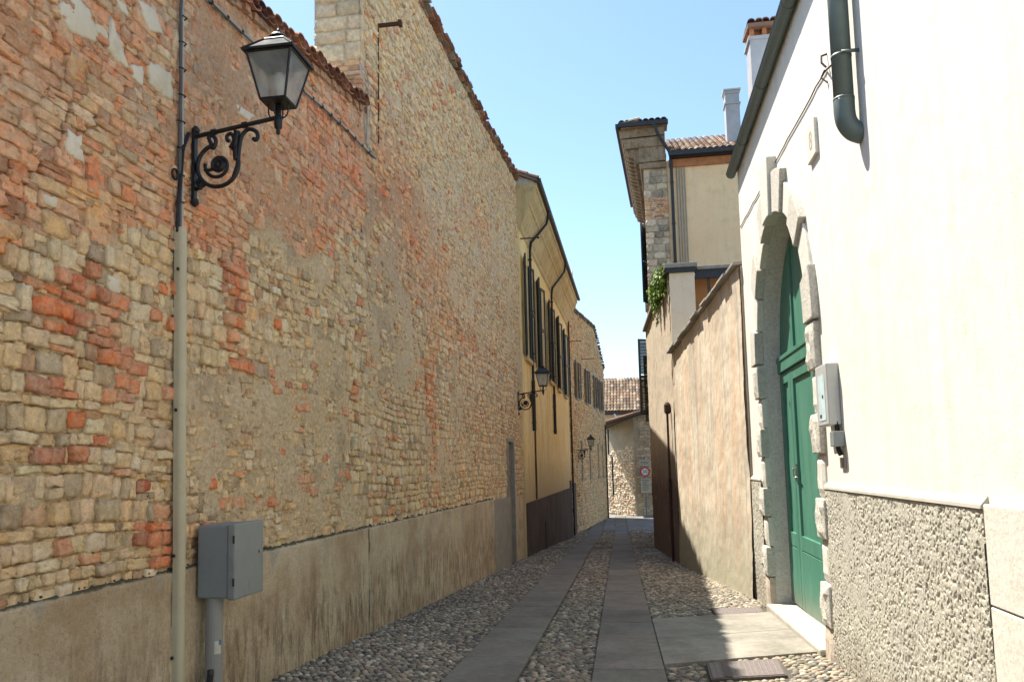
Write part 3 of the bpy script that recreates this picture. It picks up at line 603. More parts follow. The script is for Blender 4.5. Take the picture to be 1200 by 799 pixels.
# ------------------------------------------------------------------ LEFT: tall stone wall
TOPZ = lambda y: np.interp(y, [9.95, 12.8, 18, 20, 23.6], [9.75, 9.73, 9.92, 10.06, 10.3])
DOOR = (20.75, 21.6, -1.3, 2.28)
def masonry_tall():
    w_ = thing('tall_stone_wall', (Xl(16), 16, gz(16)), 'tall rubble stone wall with ragged top and corner pilaster, beyond the tiled wall', 'wall')
    r = np.random.default_rng(12); s0, s1 = 9.95, 23.4
    A = layout(s0, s1, .84, 4.2, (.08, .17), (.09, .26), 23); B = layout(s0, s1, 4.2, 10.4, (.055, .115), (.10, .30), 24, .05)
    AA = np.concatenate([A, B]); ok = (AA[:, 1]+AA[:, 3] < TOPZ(AA[:, 0])-.02) & (AA[:, 0]-AA[:, 2] > 9.96) & (AA[:, 0]+AA[:, 2] < 23.42)
    ok &= ~((AA[:, 0]+AA[:, 2] > DOOR[0]-.12) & (AA[:, 0]-AA[:, 2] < DOOR[1]+.12) & (AA[:, 1]-AA[:, 3] < DOOR[3]+.14))
    AA = AA[ok]; ax, az = AA[:, 0], AA[:, 1]; n = len(AA)
    C = pick(PAL_STONE, n, r); C[az > 4.5] = C[az > 4.5]*.82+np.array([.15, .105, .055])
    pr = .09+.45*np.exp(-(((ax-11.2)/1.5)**2+((az-5.2)/1.1)**2))+.55*np.exp(-(((ax-13.4)/.22)**2))*(az < 4.2)+.35*np.exp(-(((ax-18)/1.0)**2+((az-7.5)/.5)**2))+.3*np.exp(-((az-4.3)/.25)**2)+.25*(fbm(ax*.7, az*.7, 55) > .6)
    pr = np.clip(pr, 0, .8); red = r.random(n) < pr*.62; C[red] = pick(PAL_BRICK+PAL_RED, red.sum(), r); AA[red, 3] = np.minimum(AA[red, 3], .045)
    cov = fbm(ax*.6, az*.6, 42); rend = np.exp(-(((ax-12.5)/3.2)**2+((az-4.6)/1.2)**2))
    dep = .016+r.uniform(-.008, .026, n)-.022*sstep(.52, .70, cov)-.012*rend
    nc = 4500; cs_ = r.uniform(10, 23.3, nc); cz_ = r.uniform(.95, 9.9, nc); a_ = r.uniform(.015, .055, nc); b2_ = a_*r.uniform(.35, .8, nc); okc = (cz_+b2_ < TOPZ(cs_)-.04) & ~((cs_ > DOOR[0]-.15) & (cs_ < DOOR[1]+.15) & (cz_ < DOOR[3]+.2))
    AA = np.concatenate([AA, np.stack([cs_, cz_, a_, b2_], 1)[okc]]); C = np.concatenate([C, pick(PAL_STONE+[(.58,.26,.12,4)], nc, r)[okc]]); dep = np.concatenate([dep, .018+r.uniform(-.006, .008, okc.sum())])
    V, Q, T, Cc = stones_mesh(FL, AA, dep, C, 8, 6, gap=.005, rough=.11, dome=.009, tilt=.10)
    np_mesh('masonry', V, [Q, T], Cc, M['stone'], w_, smooth=False)
    def depf(s, z):
        c = fbm(s*.6, z*.6, 42); return -.004+.018*(fbm(s*4.5, z*4.5, 52)-.5)*2+.022*(fbm(s*1.9, z*1.9, 58, 5)-.5)*2+.012*(fbm(s*22, z*22, 62, 2)-.5)*2+.008*sstep(.52, .7, c)
    def colf(s, z):
        m = fbm(s*1.0, z*1.0, 72)[:, None]; c = MORT*.95*(1-m)+MORTL*m; rb = np.exp(-(((s-11.2)/1.6)**2+((z-5.3)/1.2)**2))[:, None]*.5; c = c*(1-rb)+np.array([.40, .22, .13])*rb
        k = sstep(.58, .72, fbm(s*2.0, z*2.0, 82))[:, None]*.4; return c*(1-k)+MORTD*k
    parts = [(9.90, DOOR[0]-.08, lambda s: s*0+.8), (DOOR[0]-.08, DOOR[1]+.08, lambda s: s*0+DOOR[3]+.1), (DOOR[1]+.08, 23.4, lambda s: gzv(s)-.3)]
    Vs = []; Fs = []; Cs = []; off = 0
    for a, b_, zl in parts:
        V1, F1, C1 = grid_sheet(FL, a, b_, zl, lambda s: TOPZ(s)-.01, .03, .03, depf, colf); Vs.append(V1); Fs.append(F1+off); Cs.append(C1); off += len(V1)
    np_mesh('mortar', np.concatenate(Vs), [np.concatenate(Fs)], np.concatenate(Cs), M['mortar'], w_)
    mb = MB(); mb.cur = tuple(MORT)
    for a, b_, z0 in ((9.97, DOOR[0], -1.6), (DOOR[0], DOOR[1], DOOR[3]), (DOOR[1], 23.38, -1.8)):
        mb.hexa([FL.pt(a, z0, -.06), FL.pt(b_, z0, -.06), FL.pt(b_, z0, -.62), FL.pt(a, z0, -.62), FL.pt(a, float(TOPZ(a))-.04, -.06), FL.pt(b_, float(TOPZ(b_))-.04, -.06), FL.pt(b_, float(TOPZ(b_))-.04, -.62), FL.pt(a, float(TOPZ(a))-.04, -.62)])
    mb.build('core', M['mortar'], w_)
    # stones of the end face looking to the camera (above the low wall)
    FE = Frame((Xl(9.95)-.66, 9.95), (Xl(9.95)+.02, 9.95)); z = 6.2; rr = np.random.default_rng(4); L = []; Cq = []
    while z < 9.7:
        brick = (6.5 < z < 7.0) or (rr.random() < .28); h = rr.uniform(.06, .075) if brick else rr.uniform(.16, .26); s = 0.0
        while s < .64:
            ww = rr.uniform(.13, .24) if brick else rr.uniform(.2, .5); 
            if s+ww > .58: ww = .68-s
            L.append((s+ww/2, z+h/2, ww/2, h/2)); Cq.append(pick(PAL_BRICK if brick else [(.72,.58,.38,1), (.62,.50,.33,1), (.78,.65,.45,1)], 1, rr)[0]); s += ww
        z += h
    L = np.array(L); V, Q, T, C = stones_mesh(FE, L, np.full(len(L), .035)+rr.uniform(0, .02, len(L)), np.array(Cq), 12, 7, gap=.006, rough=.03, dome=.008, tilt=.01)
    p_ = np_mesh('corner_pilaster', V, [Q, T], C, M['stone'], w_)
    mb = MB(); mb.cur = tuple(MORTL); fbox(mb, FE, 0.0, .64, 6.0, 9.72, -.02, .025); mb.build('pilaster_joints', M['mortar'], w_)
    # ragged tiles along the top
    mb = MB(); s = 9.9; rr = np.random.default_rng(14)
    for lay, (dz, ov) in enumerate(((-.03, .05), (.035, .10), (.10, .14), (.16, .04))):
        s = 9.85
        while s < 23.5:
            L_ = rr.uniform(.12, .3); z = float(TOPZ(s)); mb.cur = tuple(np.clip(pick([(.30,.14,.09,3), (.36,.19,.12,2), (.22,.15,.11,2), (.34,.28,.2,1)], 1, rr)[0], .03, .7))
            if rr.random() > (.10 if lay < 3 else .35):
                a = rr.normal(0, .02); o = ov+rr.normal(0, .025)
                mb.hexa([FL.pt(s, z+dz, o), FL.pt(s+L_-.01, z+dz+a, o+rr.normal(0, .015)), FL.pt(s+L_, z+dz, -.6), FL.pt(s, z+dz, -.6), FL.pt(s, z+dz+.05, o-.01), FL.pt(s+L_-.01, z+dz+.05+a, o-.01), FL.pt(s+L_, z+dz+.06, -.6), FL.pt(s, z+dz+.06, -.6)])
            s += L_
    mb.build('top_tiles', M['tile'], w_)
    plinth(w_, 9.95, 18.5, .06, 19)
    mb = MB(); fbox(mb, FL, 18.5, DOOR[0]-.02, -1.6, .84, -.03, .075); mb.build('pale_plinth_panel', M['greyrender'], w_, bevel=.01)
    mb = MB(); fbox(mb, FL, DOOR[0]-.10, DOOR[0], -1.5, DOOR[3]+.1, -.2, .045); fbox(mb, FL, DOOR[1], DOOR[1]+.1, -1.5, DOOR[3]+.1, -.2, .045); fbox(mb, FL, DOOR[0]+.002, DOOR[1]-.002, DOOR[3], DOOR[3]+.1, -.2, .043)
    mb.build('door_frame', M['greyrender'], w_, bevel=.008)
    mb = MB(); fbox(mb, FL, DOOR[0], DOOR[1], -1.5, DOOR[3], -.22, -.17)
    for k in range(5): fbox(mb, FL, DOOR[0]+.01+k*.168, DOOR[0]+.17+k*.168-.01, -1.4, DOOR[3]-.02, -.17, -.155)
    mb.build('door', M['brownshutter'], w_)
masonry_tall()

# ------------------------------------------------------------------ generic parts
def louvre_shutter(fr, hinge, width, z0, z1, ang, name, mat, parent, d0=.02):
    """leaf hinged at s=hinge, opening towards sign(width), ang = flare off the wall"""
    sgn = 1 if width > 0 else -1; wd = abs(width); ca, sa = math.cos(ang), math.sin(ang); mb = MB()
    def pt(a, z, t): # a along leaf, t thickness
        return fr.pt(hinge+sgn*(a*ca-t*sa), z, d0+a*sa+t*ca)
    def bx(a0, a1, za, zb, t0, t1): mb.hexa([pt(a0,za,t1), pt(a1,za,t1), pt(a1,za,t0), pt(a0,za,t0), pt(a0,zb,t1), pt(a1,zb,t1), pt(a1,zb,t0), pt(a0,zb,t0)])
    fwid = .07; bx(0, fwid, z0, z1, 0, .045); bx(wd-fwid, wd, z0, z1, 0, .045)
    zm = (z0+z1)/2
    for za, zb in ((z0, z0+.1), (zm-.05, zm+.05), (z1-.09, z1)): bx(fwid, wd-fwid, za, zb, .002, .043)
    z = z0+.12
    while z < z1-.13:
        if not (zm-.09 < z < zm+.05):
            mb.hexa([pt(fwid,z,.040), pt(wd-fwid,z,.040), pt(wd-fwid,z+.035,.004), pt(fwid,z+.035,.004), pt(fwid,z+.010,.040), pt(wd-fwid,z+.010,.040), pt(wd-fwid,z+.045,.004), pt(fwid,z+.045,.004)])
        z += .055
    return mb.build(name, mat, parent)
def window(fr, s0, s1, z0, z1, dep, parent, framemat):
    mb = MB(); f = .06; d0, d1 = -dep, -dep+.06
    fbox(mb, fr, s0, s0+f, z0, z1, d0, d1); fbox(mb, fr, s1-f, s1, z0, z1, d0, d1); fbox(mb, fr, s0+f, s1-f, z0, z0+f, d0, d1-.002); fbox(mb, fr, s0+f, s1-f, z1-f, z1, d0, d1-.002); m = (s0+s1)/2; fbox(mb, fr, m-.04, m+.04, z0+f, z1-f, d0, d1+.004)
    for k in (1, 2, 3): zz = z0+(z1-z0)*k/4; fbox(mb, fr, s0+f, s1-f, zz-.015, zz+.015, d0, d1-.01)
    w_ = mb.build('window_frame', framemat, parent)
    mb = MB(); fbox(mb, fr, s0, s1, z0, z1, d0-.02, d0+.02); g_ = mb.build('pane', M['wglass'], w_)
    return w_
def tiles_roof(mb, o, u, v, nu, nv_, tw, tl, r, pal, lift=.03):
    """barrel tiles: u across the slope (unit), v up the slope (unit)"""
    o, u, v = map(lambda q: np.array(q, float), (o, u, v)); nrm = np.cross(u, v); nrm /= np.linalg.norm(nrm); nrm = nrm if nrm[2] > 0 else -nrm
    for i in range(nu):
        for j in range(nv_):
            mb.cur = tuple(np.clip(pick(pal, 1, r)[0], .03, .8)); c = o+u*(i*tw+r.normal(0, .006))+v*(j*tl*.86); vs = []
            for t, rad, lf in ((0, .56, lift), (tl, .46, 0)):
                for k in range(6):
                    a = math.pi*k/5; vs.append(c+v*t+u*(math.cos(a)*tw*rad)+nrm*(math.sin(a)*tw*.5+lf+.01))
            vs += [q-nrm*.016 for q in vs[:6]]
            mb.add(vs, [(k, k+1, 7+k, 6+k) for k in range(5)]+[(12+k, 13+k, 1+k, k) for k in range(5)])
    a, b_, c, d = o-u*tw*.5, o+u*(nu-.5)*tw, o+u*(nu-.5)*tw+v*nv_*tl*.86, o-u*tw*.5+v*nv_*tl*.86; mb.cur = (.20, .12, .08)
    mb.add([a, b_, c, d, a-nrm*.06, b_-nrm*.06, c-nrm*.06, d-nrm*.06], [(0,1,2,3),(7,6,5,4),(0,4,5,1),(1,5,6,2),(2,6,7,3),(3,7,4,0)])
PAL_TILE = [(.26,.15,.095,3),(.32,.23,.16,3),(.21,.11,.07,2),(.38,.32,.24,2),(.15,.10,.08,1)]

# ------------------------------------------------------------------ LEFT: yellow house
def yellow_house():
    X = -3.20; Y0, Y1 = 23.42, 40.4; h = thing('yellow_house', (X, 24, gz(24)), 'yellow ochre house with dark louvred shutters, deep cornice and brown plinth', 'house')
    fr = Frame((X, Y0), (X, Y1)); wins = []
    for yc in (24.55, 27.75, 31.5, 34.9, 38.2): wins.append((yc-Y0-.55, yc-Y0+.55, 5.0, 8.05))
    mb = MB(); frame_faces(mb, fr, 0, fr.L, .54, 9.2, wins, .25)
    mb.add([fr.pt(0, -3, 0), fr.pt(0, 9.2, 0), fr.pt(0, 9.2, -6), fr.pt(0, -3, -6)], [(0, 1, 2, 3)]); mb.add([fr.pt(fr.L, -3, 0), fr.pt(fr.L, 9.2, 0), fr.pt(fr.L, 9.2, -6), fr.pt(fr.L, -3, -6)], [(3, 2, 1, 0)])
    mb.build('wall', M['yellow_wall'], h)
    mb = MB(); fbox(mb, fr, .01, fr.L, -3, .54, -.1, .035); mb.build('plinth', M['brown_plinth'], h, bevel=.01)
    for i, (a, b_, c, d) in enumerate(wins):
        window(fr, a+.004, b_-.004, c, d, .2, h, M['wood'])
        louvre_shutter(fr, a, -.56, c-.02, d+.02, .2+.08*(i % 2), 'shutter', M['shutter'], h); louvre_shutter(fr, b_, .56, c-.02, d+.02, .17, 'shutter', M['shutter'], h)
        mb = MB(); fbox(mb, fr, a-.1, b_+.1, c-.16, c-.03, -.05, .11); mb.build('sill', M['cornice'], h, bevel=.01)
    # narrow slot and wall conduit
    mb = MB(); prof = [(0, 8.75), (.06, 8.80), (.06, 8.95), (.12, 9.05), (.30, 9.50), (.34, 9.52), (.34, 9.66), (.46, 9.80), (.52, 10.02), (.56, 10.04), (.56, 10.20), (-.2, 10.20)]
    m = len(prof); vs = [fr.pt(-.02, z, d) for d, z in prof]+[fr.pt(fr.L+.6, z, d) for d, z in prof]; fs = [(i, i+1, m+i+1, m+i) for i in range(m-1)]+[tuple(range(m-1, -1, -1)), tuple(range(m, 2*m))]
    mb.add(vs, fs); mb.build('cornice', M['cornice'], h)
    mb = MB(); pts = []
    for k in range(9): a = math.pi*k/8; pts.append((.62-.085*math.cos(a), 10.30-.085*math.sin(a)))
    pts2 = [(.62-.073*math.cos(math.pi*k/8), 10.30-.073*math.sin(math.pi*k/8)) for k in range(8, -1, -1)]; P = pts+pts2; m = len(P)
    vs = [fr.pt(-.06, z, d) for d, z in P]+[fr.pt(fr.L+.9, z, d) for d, z in P]; mb.add(vs, [(i, (i+1) % m, m+(i+1) % m, m+i) for i in range(m)]); 
    fbox(mb, fr, -.07, -.05, 10.2, 10.32, .52, .71); mb.build('gutter', M['gutter'], h)
    mb = MB(); r = np.random.default_rng(2); tiles_roof(mb, fr.pt(-.05, 10.27, .60), fr.d, tuple(np.array(-fr.n)*.92+np.array([0, 0, .39])), 84, 3, .21, .42, r, PAL_TILE)
    mb.build('roof_tiles', M['tile'], h)
    mb = MB(); mb.hexa([fr.pt(0, 9.2, 0), fr.pt(fr.L, 9.2, 0), fr.pt(fr.L, 9.2, -6), fr.pt(0, 9.2, -6), fr.pt(0, 10.25, .5), fr.pt(fr.L, 10.25, .5), fr.pt(fr.L, 12.4, -4.5), fr.pt(0, 12.4, -4.5)]); mb.build('roof', M['tile'], h)
    for s, bottom in ((2.9, 2.75), (9.75, 2.9)):
        mb = MB(); mb.tube([fr.pt(s, 10.22, .62), fr.pt(s, 10.02, .60), fr.pt(s-.15, 9.75, .55), fr.pt(s-1.0, 8.9, .12), fr.pt(s-1.05, 8.6, .08), fr.pt(s-1.05, bottom+1.6, .08)], .045, 10); mb.tube([fr.pt(s-1.05, bottom+1.62, .08), fr.pt(s-1.05, bottom, .08)], .062, 10)
        for z in (8.3, 6.6, 5.2, 4.0, 3.0): mb.tube([fr.pt(s-1.05, z, .08), fr.pt(s-1.05, z+.04, .08)], .072, 10); fbox(mb, fr, s-1.06, s-1.04, z, z+.03, 0, .08)
        mb.build('downpipe', M['iron'], h, smooth=False)
    mb = MB(); mb.tube([fr.pt(2.4, 2.9, .03), fr.pt(2.4, .56, .03)], .03, 8); mb.build('wall_conduit', M['brown_plinth'], h)
    mb = MB(); fbox(mb, fr, 4.6, 4.75, -1.4, -.3, .0, .05); mb.build('plinth_vent', M['dark'], h)
    mb = MB(); fbox(mb, fr, 16.0, 16.6, -2.3, .9, .0, .045); fbox(mb, fr, 16.08, 16.52, -2.3, .8, .045, .052); mb.build('side_door', M['wood'], h)
    mb = MB(); p = fr.pt(13.7, 10.42, .55); mb.lathe(p, [(.02, -.1), (.02, .15)], 8); ring = [p+np.array([.05+.02, .26*math.cos(a), .28+.26*math.sin(a)]) for a in np.linspace(0, 2*math.pi, 20)[:-1]]; mb.add([tuple(q) for q in ring]+[(p[0]-.02, p[1], p[2]+.28)], [(i, (i+1) % 19, 19) for i in range(19)])
    mb.build('satellite_dish', M['white'], h)
yellow_house()

# ------------------------------------------------------------------ LEFT: far stone house
def masonry_simple(fr, s0, s1, z0f, z1f, hr, wr, seed, parent, openings=(), pal=PAL_STONE, redp=.12, ds=.09, depth=.025, tint=1.0, K=8):
    r = np.random.default_rng(seed); A = layout(s0, s1, float(np.min(z0f(np.linspace(s0, s1, 9)))), float(np.max(z1f(np.linspace(s0, s1, 19)))), hr, wr, seed, .05)
    ok = (A[:, 1]+A[:, 3] < z1f(A[:, 0])) & (A[:, 1]-A[:, 3] > z0f(A[:, 0])) & (A[:, 0]-A[:, 2] > s0) & (A[:, 0]+A[:, 2] < s1)
    for (a, b_, c, d) in openings: ok &= ~((A[:, 0]+A[:, 2]*.8 > a) & (A[:, 0]-A[:, 2]*.8 < b_) & (A[:, 1]+A[:, 3]*.8 > c) & (A[:, 1]-A[:, 3]*.8 < d))
    A = A[ok]; n = len(A); C = pick(pal, n, r)*tint; red = r.random(n) < redp; C[red] = pick(PAL_BRICK, red.sum(), r)
    V, Q, T, Cc = stones_mesh(fr, A, depth*r.uniform(.2, 1.4, n), C, K, seed, gap=.010, rough=.11, dome=.015, tilt=.1); np_mesh('masonry', V, [Q, T], Cc, M['stone'], parent)
def stone_house():
    P0 = (-3.22, 40.45); P1 = (-1.95, 56.6); fr = Frame(P0, P1); h = thing('stone_house', (P0[0], 42, gz(42)), 'rubble stone house with brown shutters, standing between yellow house and street end', 'house')
    L = fr.L; top = lambda s: np.interp(s, [0, 11, 13, L], [9.9, 10.5, 9.8, 8.3]); wins = []
    for s in (3.1, 7.0, 10.8, 13.6): wins.append((s-.5, s+.5, 5.3, 7.3))
    for s in (4.2, 7.6, 11.6, 14.0): wins.append((s-.42, s+.42, .9, 3.0))
    mb = MB(); mb.cur = tuple(MORT*.95); frame_faces(mb, fr, 0, L, -3, 8.3, wins, .25)
    ss = [0, 3, 6, 9, 11, 13, 14.5, L]
    for a, b_ in zip(ss[:-1], ss[1:]): mb.add([fr.pt(a, 8.3), fr.pt(b_, 8.3), fr.pt(b_, float(top(b_))), fr.pt(a, float(top(a)))], [(0, 1, 2, 3)]); mb.add([fr.pt(a, float(top(a))), fr.pt(b_, float(top(b_))), fr.pt(b_, float(top(b_)), -6), fr.pt(a, float(top(a)), -6)], [(0, 1, 2, 3)])
    mb.add([fr.pt(L, -3), fr.pt(L, 8.3), fr.pt(L, 8.3, -6), fr.pt(L, -3, -6)], [(3, 2, 1, 0)]); mb.add([fr.pt(0, -3), fr.pt(0, 9.9), fr.pt(0, 9.9, -6), fr.pt(0, -3, -6)], [(0, 1, 2, 3)])
    mb.build('wall', M['mortar'], h)
    masonry_simple(fr, 0, L, lambda s: gzv(40+s)-.1, lambda s: top(s)-.03, (.10, .2), (.14, .42), 33, h, tint=np.array([1., .88, .70]), openings=[(a-.62, b_+.62, c-.12, d+.05) if c > 4 else (a-.08, b_+.08, c-.08, d+.08) for a, b_, c, d in wins], depth=.04)
    for (a, b_, c, d) in wins:
        window(fr, a+.004, b_-.004, c, d, .2, h, M['wood'])
        if c > 4:
            louvre_shutter(fr, a, -.5, c, d, .12, 'shutter', M['brownshutter'], h); louvre_shutter(fr, b_, .5, c, d, .12, 'shutter', M['brownshutter'], h)
        mb = MB(); fbox(mb, fr, a-.08, b_+.08, c-.1, c-.0, -.05, .07); mb.build('sill', M['greyrender'], h)
    mb = MB(); r = np.random.default_rng(6)
    for lay in range(3):
        s = 0
        while s < L:
            l_ = r.uniform(.25, .45); z = float(top(s))+lay*.06; mb.cur = tuple(pick(PAL_TILE, 1, r)[0]*.8); fbox(mb, fr, s, s+l_-.02, z-.03, z+.04, -.5, .08+.03*lay+r.normal(0, .02)); s += l_
    mb.build('roof_edge', M['tile'], h)
    mb = MB(); fbox(mb, fr, .35, 1.25, -2.6, .75, -.02, .07); mb.build('door', M['wood'], h)
    mb = MB(); mb.tube([fr.pt(.12, 9.5, .1), fr.pt(.12, -2, .1)], .045, 8); mb.build('downpipe', M['rust'], h)
    mb = MB(); mb.tube([fr.pt(15.4, 4.4, .1), fr.pt(15.4, -2.1, .1)], .05, 8); mb.build('downpipe', M['iron'], h)
stone_house()

# ------------------------------------------------------------------ RIGHT: white house
AY, AR, ASP = 10.42, 1.70, 3.02      # portal: centre, inner radius, springing
FR = Frame((XR, -6), (XR, 13.5), flip=-1)
def Sy(y): return y+6
def white_house():
    h = thing('white_house', (XR, 9, gz(9)), 'cream white rendered house with stone portal and roughcast plinth', 'house')
    mb = MB(); op = [(Sy(AY-AR), Sy(AY+AR), -1.5, 5.0)]; frame_faces(mb, FR, 0, Sy(13.5), -1.5, 6.545, op, 0.0)
    n = 32      # spandrels round the arch
    for k in range(n):
        a0, a1 = math.pi*k/n, math.pi*(k+1)/n; y0, y1 = AY+AR*math.cos(a0), AY+AR*math.cos(a1); z0, z1 = ASP+AR*math.sin(a0), ASP+AR*math.sin(a1)
        mb.add([(XR, y0, z0), (XR, y1, z1), (XR, y1, 5.0), (XR, y0, 5.0)], [(0, 1, 2, 3)])
    mb.add([(XR, 13.5, -2), (XR, 13.5, 6.62), (9, 13.5, 6.54), (9, 13.5, -2)], [(0, 1, 2, 3)]); mb.add([(XR, -6, -2), (XR, -6, 6.62), (9, -6, 6.62), (9, -6, -2)], [(3, 2, 1, 0)])
    mb.build('wall', M['white_wall'], h)
    # portal reveal (soffit and jambs)
    mb = MB(); d = .30; X2 = XR+d; yn, yf = AY-AR, AY+AR
    vs = [(XR+.0505, yf, -1), (XR+.0505, yf, ASP)]+[(XR+.0505, AY+AR*math.cos(math.pi*k/24), ASP+AR*math.sin(math.pi*k/24)) for k in range(1, 24)]+[(XR+.0505, yn, ASP), (XR+.0505, yn, -1)]
    m = len(vs); vs2 = [(X2+.1, y, z) for x, y, z in vs]; mb.add(vs+vs2, [(i, i+1, m+i+1, m+i) for i in range(m-1)]); mb.build('portal_reveal', M['reveal'], h)
    # portal surround
    ps = MB(); ps.box(XR+.01, XR+.03, yn-.3, yn-.05, -.6, -.5); portal = ps.build('portal_surround', M['smooth'], h)
    rr = np.random.default_rng(3); zt = gz(AY)
    for side in (0, 1):
        edges = [gz(yn if side == 0 else yf)-.3, -.06, .37, .80, 1.22, 1.66, 2.08, 2.52, ASP]
        for i in range(len(edges)-1):
            z0, z1 = edges[i], edges[i+1]; kind = 'base' if i == 0 else ('rustic' if i % 2 == 1 else 'smooth')
            wd = .36 if kind == 'base' else (.37 if kind == 'rustic' else .33); pr = .055 if kind == 'base' else (.080 if kind == 'rustic' else .035)
            mb = MB(); g_ = .008
            inn = 0.0 if kind != 'rustic' else -.012
            if side == 0: y0, y1 = yn-wd, yn+inn*-1
            else: y0, y1 = yf+inn, yf+wd
            ntess(mb, XR-pr, y0, y1, z0+g_, z1-g_, XR+.05, rr, .010 if kind == 'rustic' else .003)
            mb.build('stone_block', M[{'base': 'baseblock', 'rustic': 'rustic', 'smooth': 'smooth'}[kind]], portal, bevel=.012)
    nv_ = 11
    for k in range(nv_):
        a0, a1 = math.pi*k/nv_, math.pi*(k+1)/nv_; rustic = k % 2 == 0; key = abs(k-5) <= 1; mid = k == 5
        pr = .12 if mid else (.08 if rustic else .04); ro = AR+(.72 if mid else (.52 if key else (.42 if rustic else .36))); mb = MB(); ri = AR-(.02 if mid else 0); ga = .006; m = 4; vs = []
        for X in (XR-pr, XR+.05):
            for rad in (ri, ro):
                for j in range(m+1): a = a0+ga+(a1-a0-2*ga)*j/m; vs.append((X, AY+rad*math.cos(a), ASP+rad*math.sin(a)*(1.0)))
        q = m+1; fs = []
        for j in range(m): fs += [(j, j+1, q+j+1, q+j), (2*q+j, 3*q+j, 3*q+j+1, 2*q+j+1), (j, 2*q+j, 2*q+j+1, j+1), (q+j, q+j+1, 3*q+j+1, 3*q+j)]
        fs += [(0, q, 3*q, 2*q), (m, 2*q+m, 3*q+m, q+m)]; mb.add(vs, fs); mb.build('voussoir', M['rustic' if rustic else 'smooth'], portal, bevel=.012)
    # green door
    XD = XR+.27; mb = MB(); zb = gz(AY)+.06
    mb.box(XD+.02, XD+.07, yn-.02, yf+.02, zb, 2.88); gate = mb.build('door', M['door'], h, bevel=.004)
    mb = MB(); n = 24; vs = [(XD+.012, AY+(AR+.02)*math.cos(math.pi*k/n), ASP+(AR+.02)*math.sin(math.pi*k/n)) for k in range(n+1)]; vs2 = [(XD+.06, y, z) for x, y, z in vs]; m = n+1
    mb.add(vs+vs2, [tuple(range(m)), tuple(range(2*m-1, m-1, -1))]+[(i, m+i, m+i+1, i+1) for i in range(n)]+[(0, n, m+n, m)])
    for y in (11.02, 9.9): mb.box(XD-.018, XD+.02, y-.03, y+.03, 3.1, 4.5)
    mb.build('door_lunette', M['door'], h, bevel=.003)
    mb = MB(); mb.box(XD-.04, XD+.05, yn-.02, yf+.02, 2.87, 3.06); mb.box(XD-.055, XD+.05, yn-.02, yf+.02, 3.03, 3.09); mb.build('door_transom', M['door'], h, bevel=.006)
    mb = MB()   # leaves: stiles and rails standing proud of the panels
    for y0, y1 in ((yn, 9.90), (9.915, 11.35), (11.365, yf)):
        mb.box(XD-.012, XD+.03, y0, y0+.16, zb, 2.86); mb.box(XD-.012, XD+.03, y1-.16, y1, zb, 2.86)
        for za, zc in ((zb, .40), (.412, .60), (2.70, 2.86)): mb.box(XD-.010, XD+.03, y0+.16, y1-.16, za, zc)
    mb.build('door_stiles', M['door'], gate, bevel=.006)
    mb = MB(); yh = 11.22; mb.box(XD-.028, XD-.012, yh-.035, yh+.035, 1.32, 1.56); mb.tube([(XD-.03, yh, 1.50), (XD-.075, yh, 1.50), (XD-.078, yh-.10, 1.49)], .011, 8); mb.tube([(XD-.03, yh, 1.37), (XD-.045, yh, 1.37)], .02, 10); mb.build('door_handle', M['brass'], gate, bevel=.003)
    for (a, c, d, e) in ((11.45, 11.50, 1.40, 1.52), (11.44, 11.47, 2.35, 2.42)): mb = MB(); mb.box(XD-.02, XD-.012, a, c, d, e); mb.build('keyhole_plate', M['brass'], gate)
    mb = MB(); mb.hexa([(XR-.10, yn-.0, -.7), (XR+.5, yn-.0, -.7), (XR+.5, yf, -.7), (XR-.10, yf, -.7), (XR-.10, yn-.0, gz(yn)+.05), (XR+.5, yn-.0, gz(yn)+.07), (XR+.5, yf, gz(yf)+.10), (XR-.10, yf, gz(yf)+.08)]); mb.build('threshold', M['step'], h, bevel=.02)
    # plinth: roughcast, real relief
    FRp = FR
    def depf(s, z):
        a = fbm(s*60, z*34, 5, 3); b2 = fbm(s*110, z*60, 8, 2); pit = sstep(.47, .38, a*.6+b2*.4)*sstep(.25, .6, fbm(s*2.5, z*2.5, 4)+.15); top = sstep(1.335, 1.30, z)
        return (.035+.014*(fbm(s*3, z*3, 3)-.5)+.004*b2-.011*pit)*top+.01*(1-top)
    for (y0, y1, st) in ((4.72, yn-.34, .0070), (yf+.34, 13.48, .014)):
        V, F, C = grid_sheet(FRp, Sy(y0), Sy(y1), lambda s: gzv(s-6)-.12, lambda s: s*0+1.33, st, st, depf, lambda s, z: np.tile([.5]*3, (len(s), 1))); np_mesh('roughcast_plinth', V, [F[:, ::-1]], C, M['rough'], h)
    for (y0, y1) in ((4.72, yn-.32), (yf+.32, 13.5)):
        mb = MB(); mb.add([(XR-.046, y0, 1.315), (XR-.046, y1, 1.315), (XR-.042, y1, 1.335), (XR-.042, y0, 1.335), (XR+.0, y0, 1.385), (XR+.0, y1, 1.385), (XR+.0, y1, 1.31), (XR+.0, y0, 1.31)], [(0, 1, 2, 3), (3, 2, 5, 4), (0, 7, 6, 1), (0, 3, 4, 7), (1, 6, 5, 2)])
        mb.build('plinth_ledge', M['step'], h)
    z = -.45; rows = [(-.6, .22), (.22, .80), (.80, 1.345)]
    mb = MB()
    for i, (a, c) in enumerate(rows):
        y = 4.70
        while y > -6: y2 = y-(1.3+.4*((i*7+int(-y)) % 3)); mb.box(XR-.042, XR+.02, y2+.004, y-.004, a+.004, c-.004); y = y2
    mb.build('corner_stones', M['smooth'], h, bevel=.008)
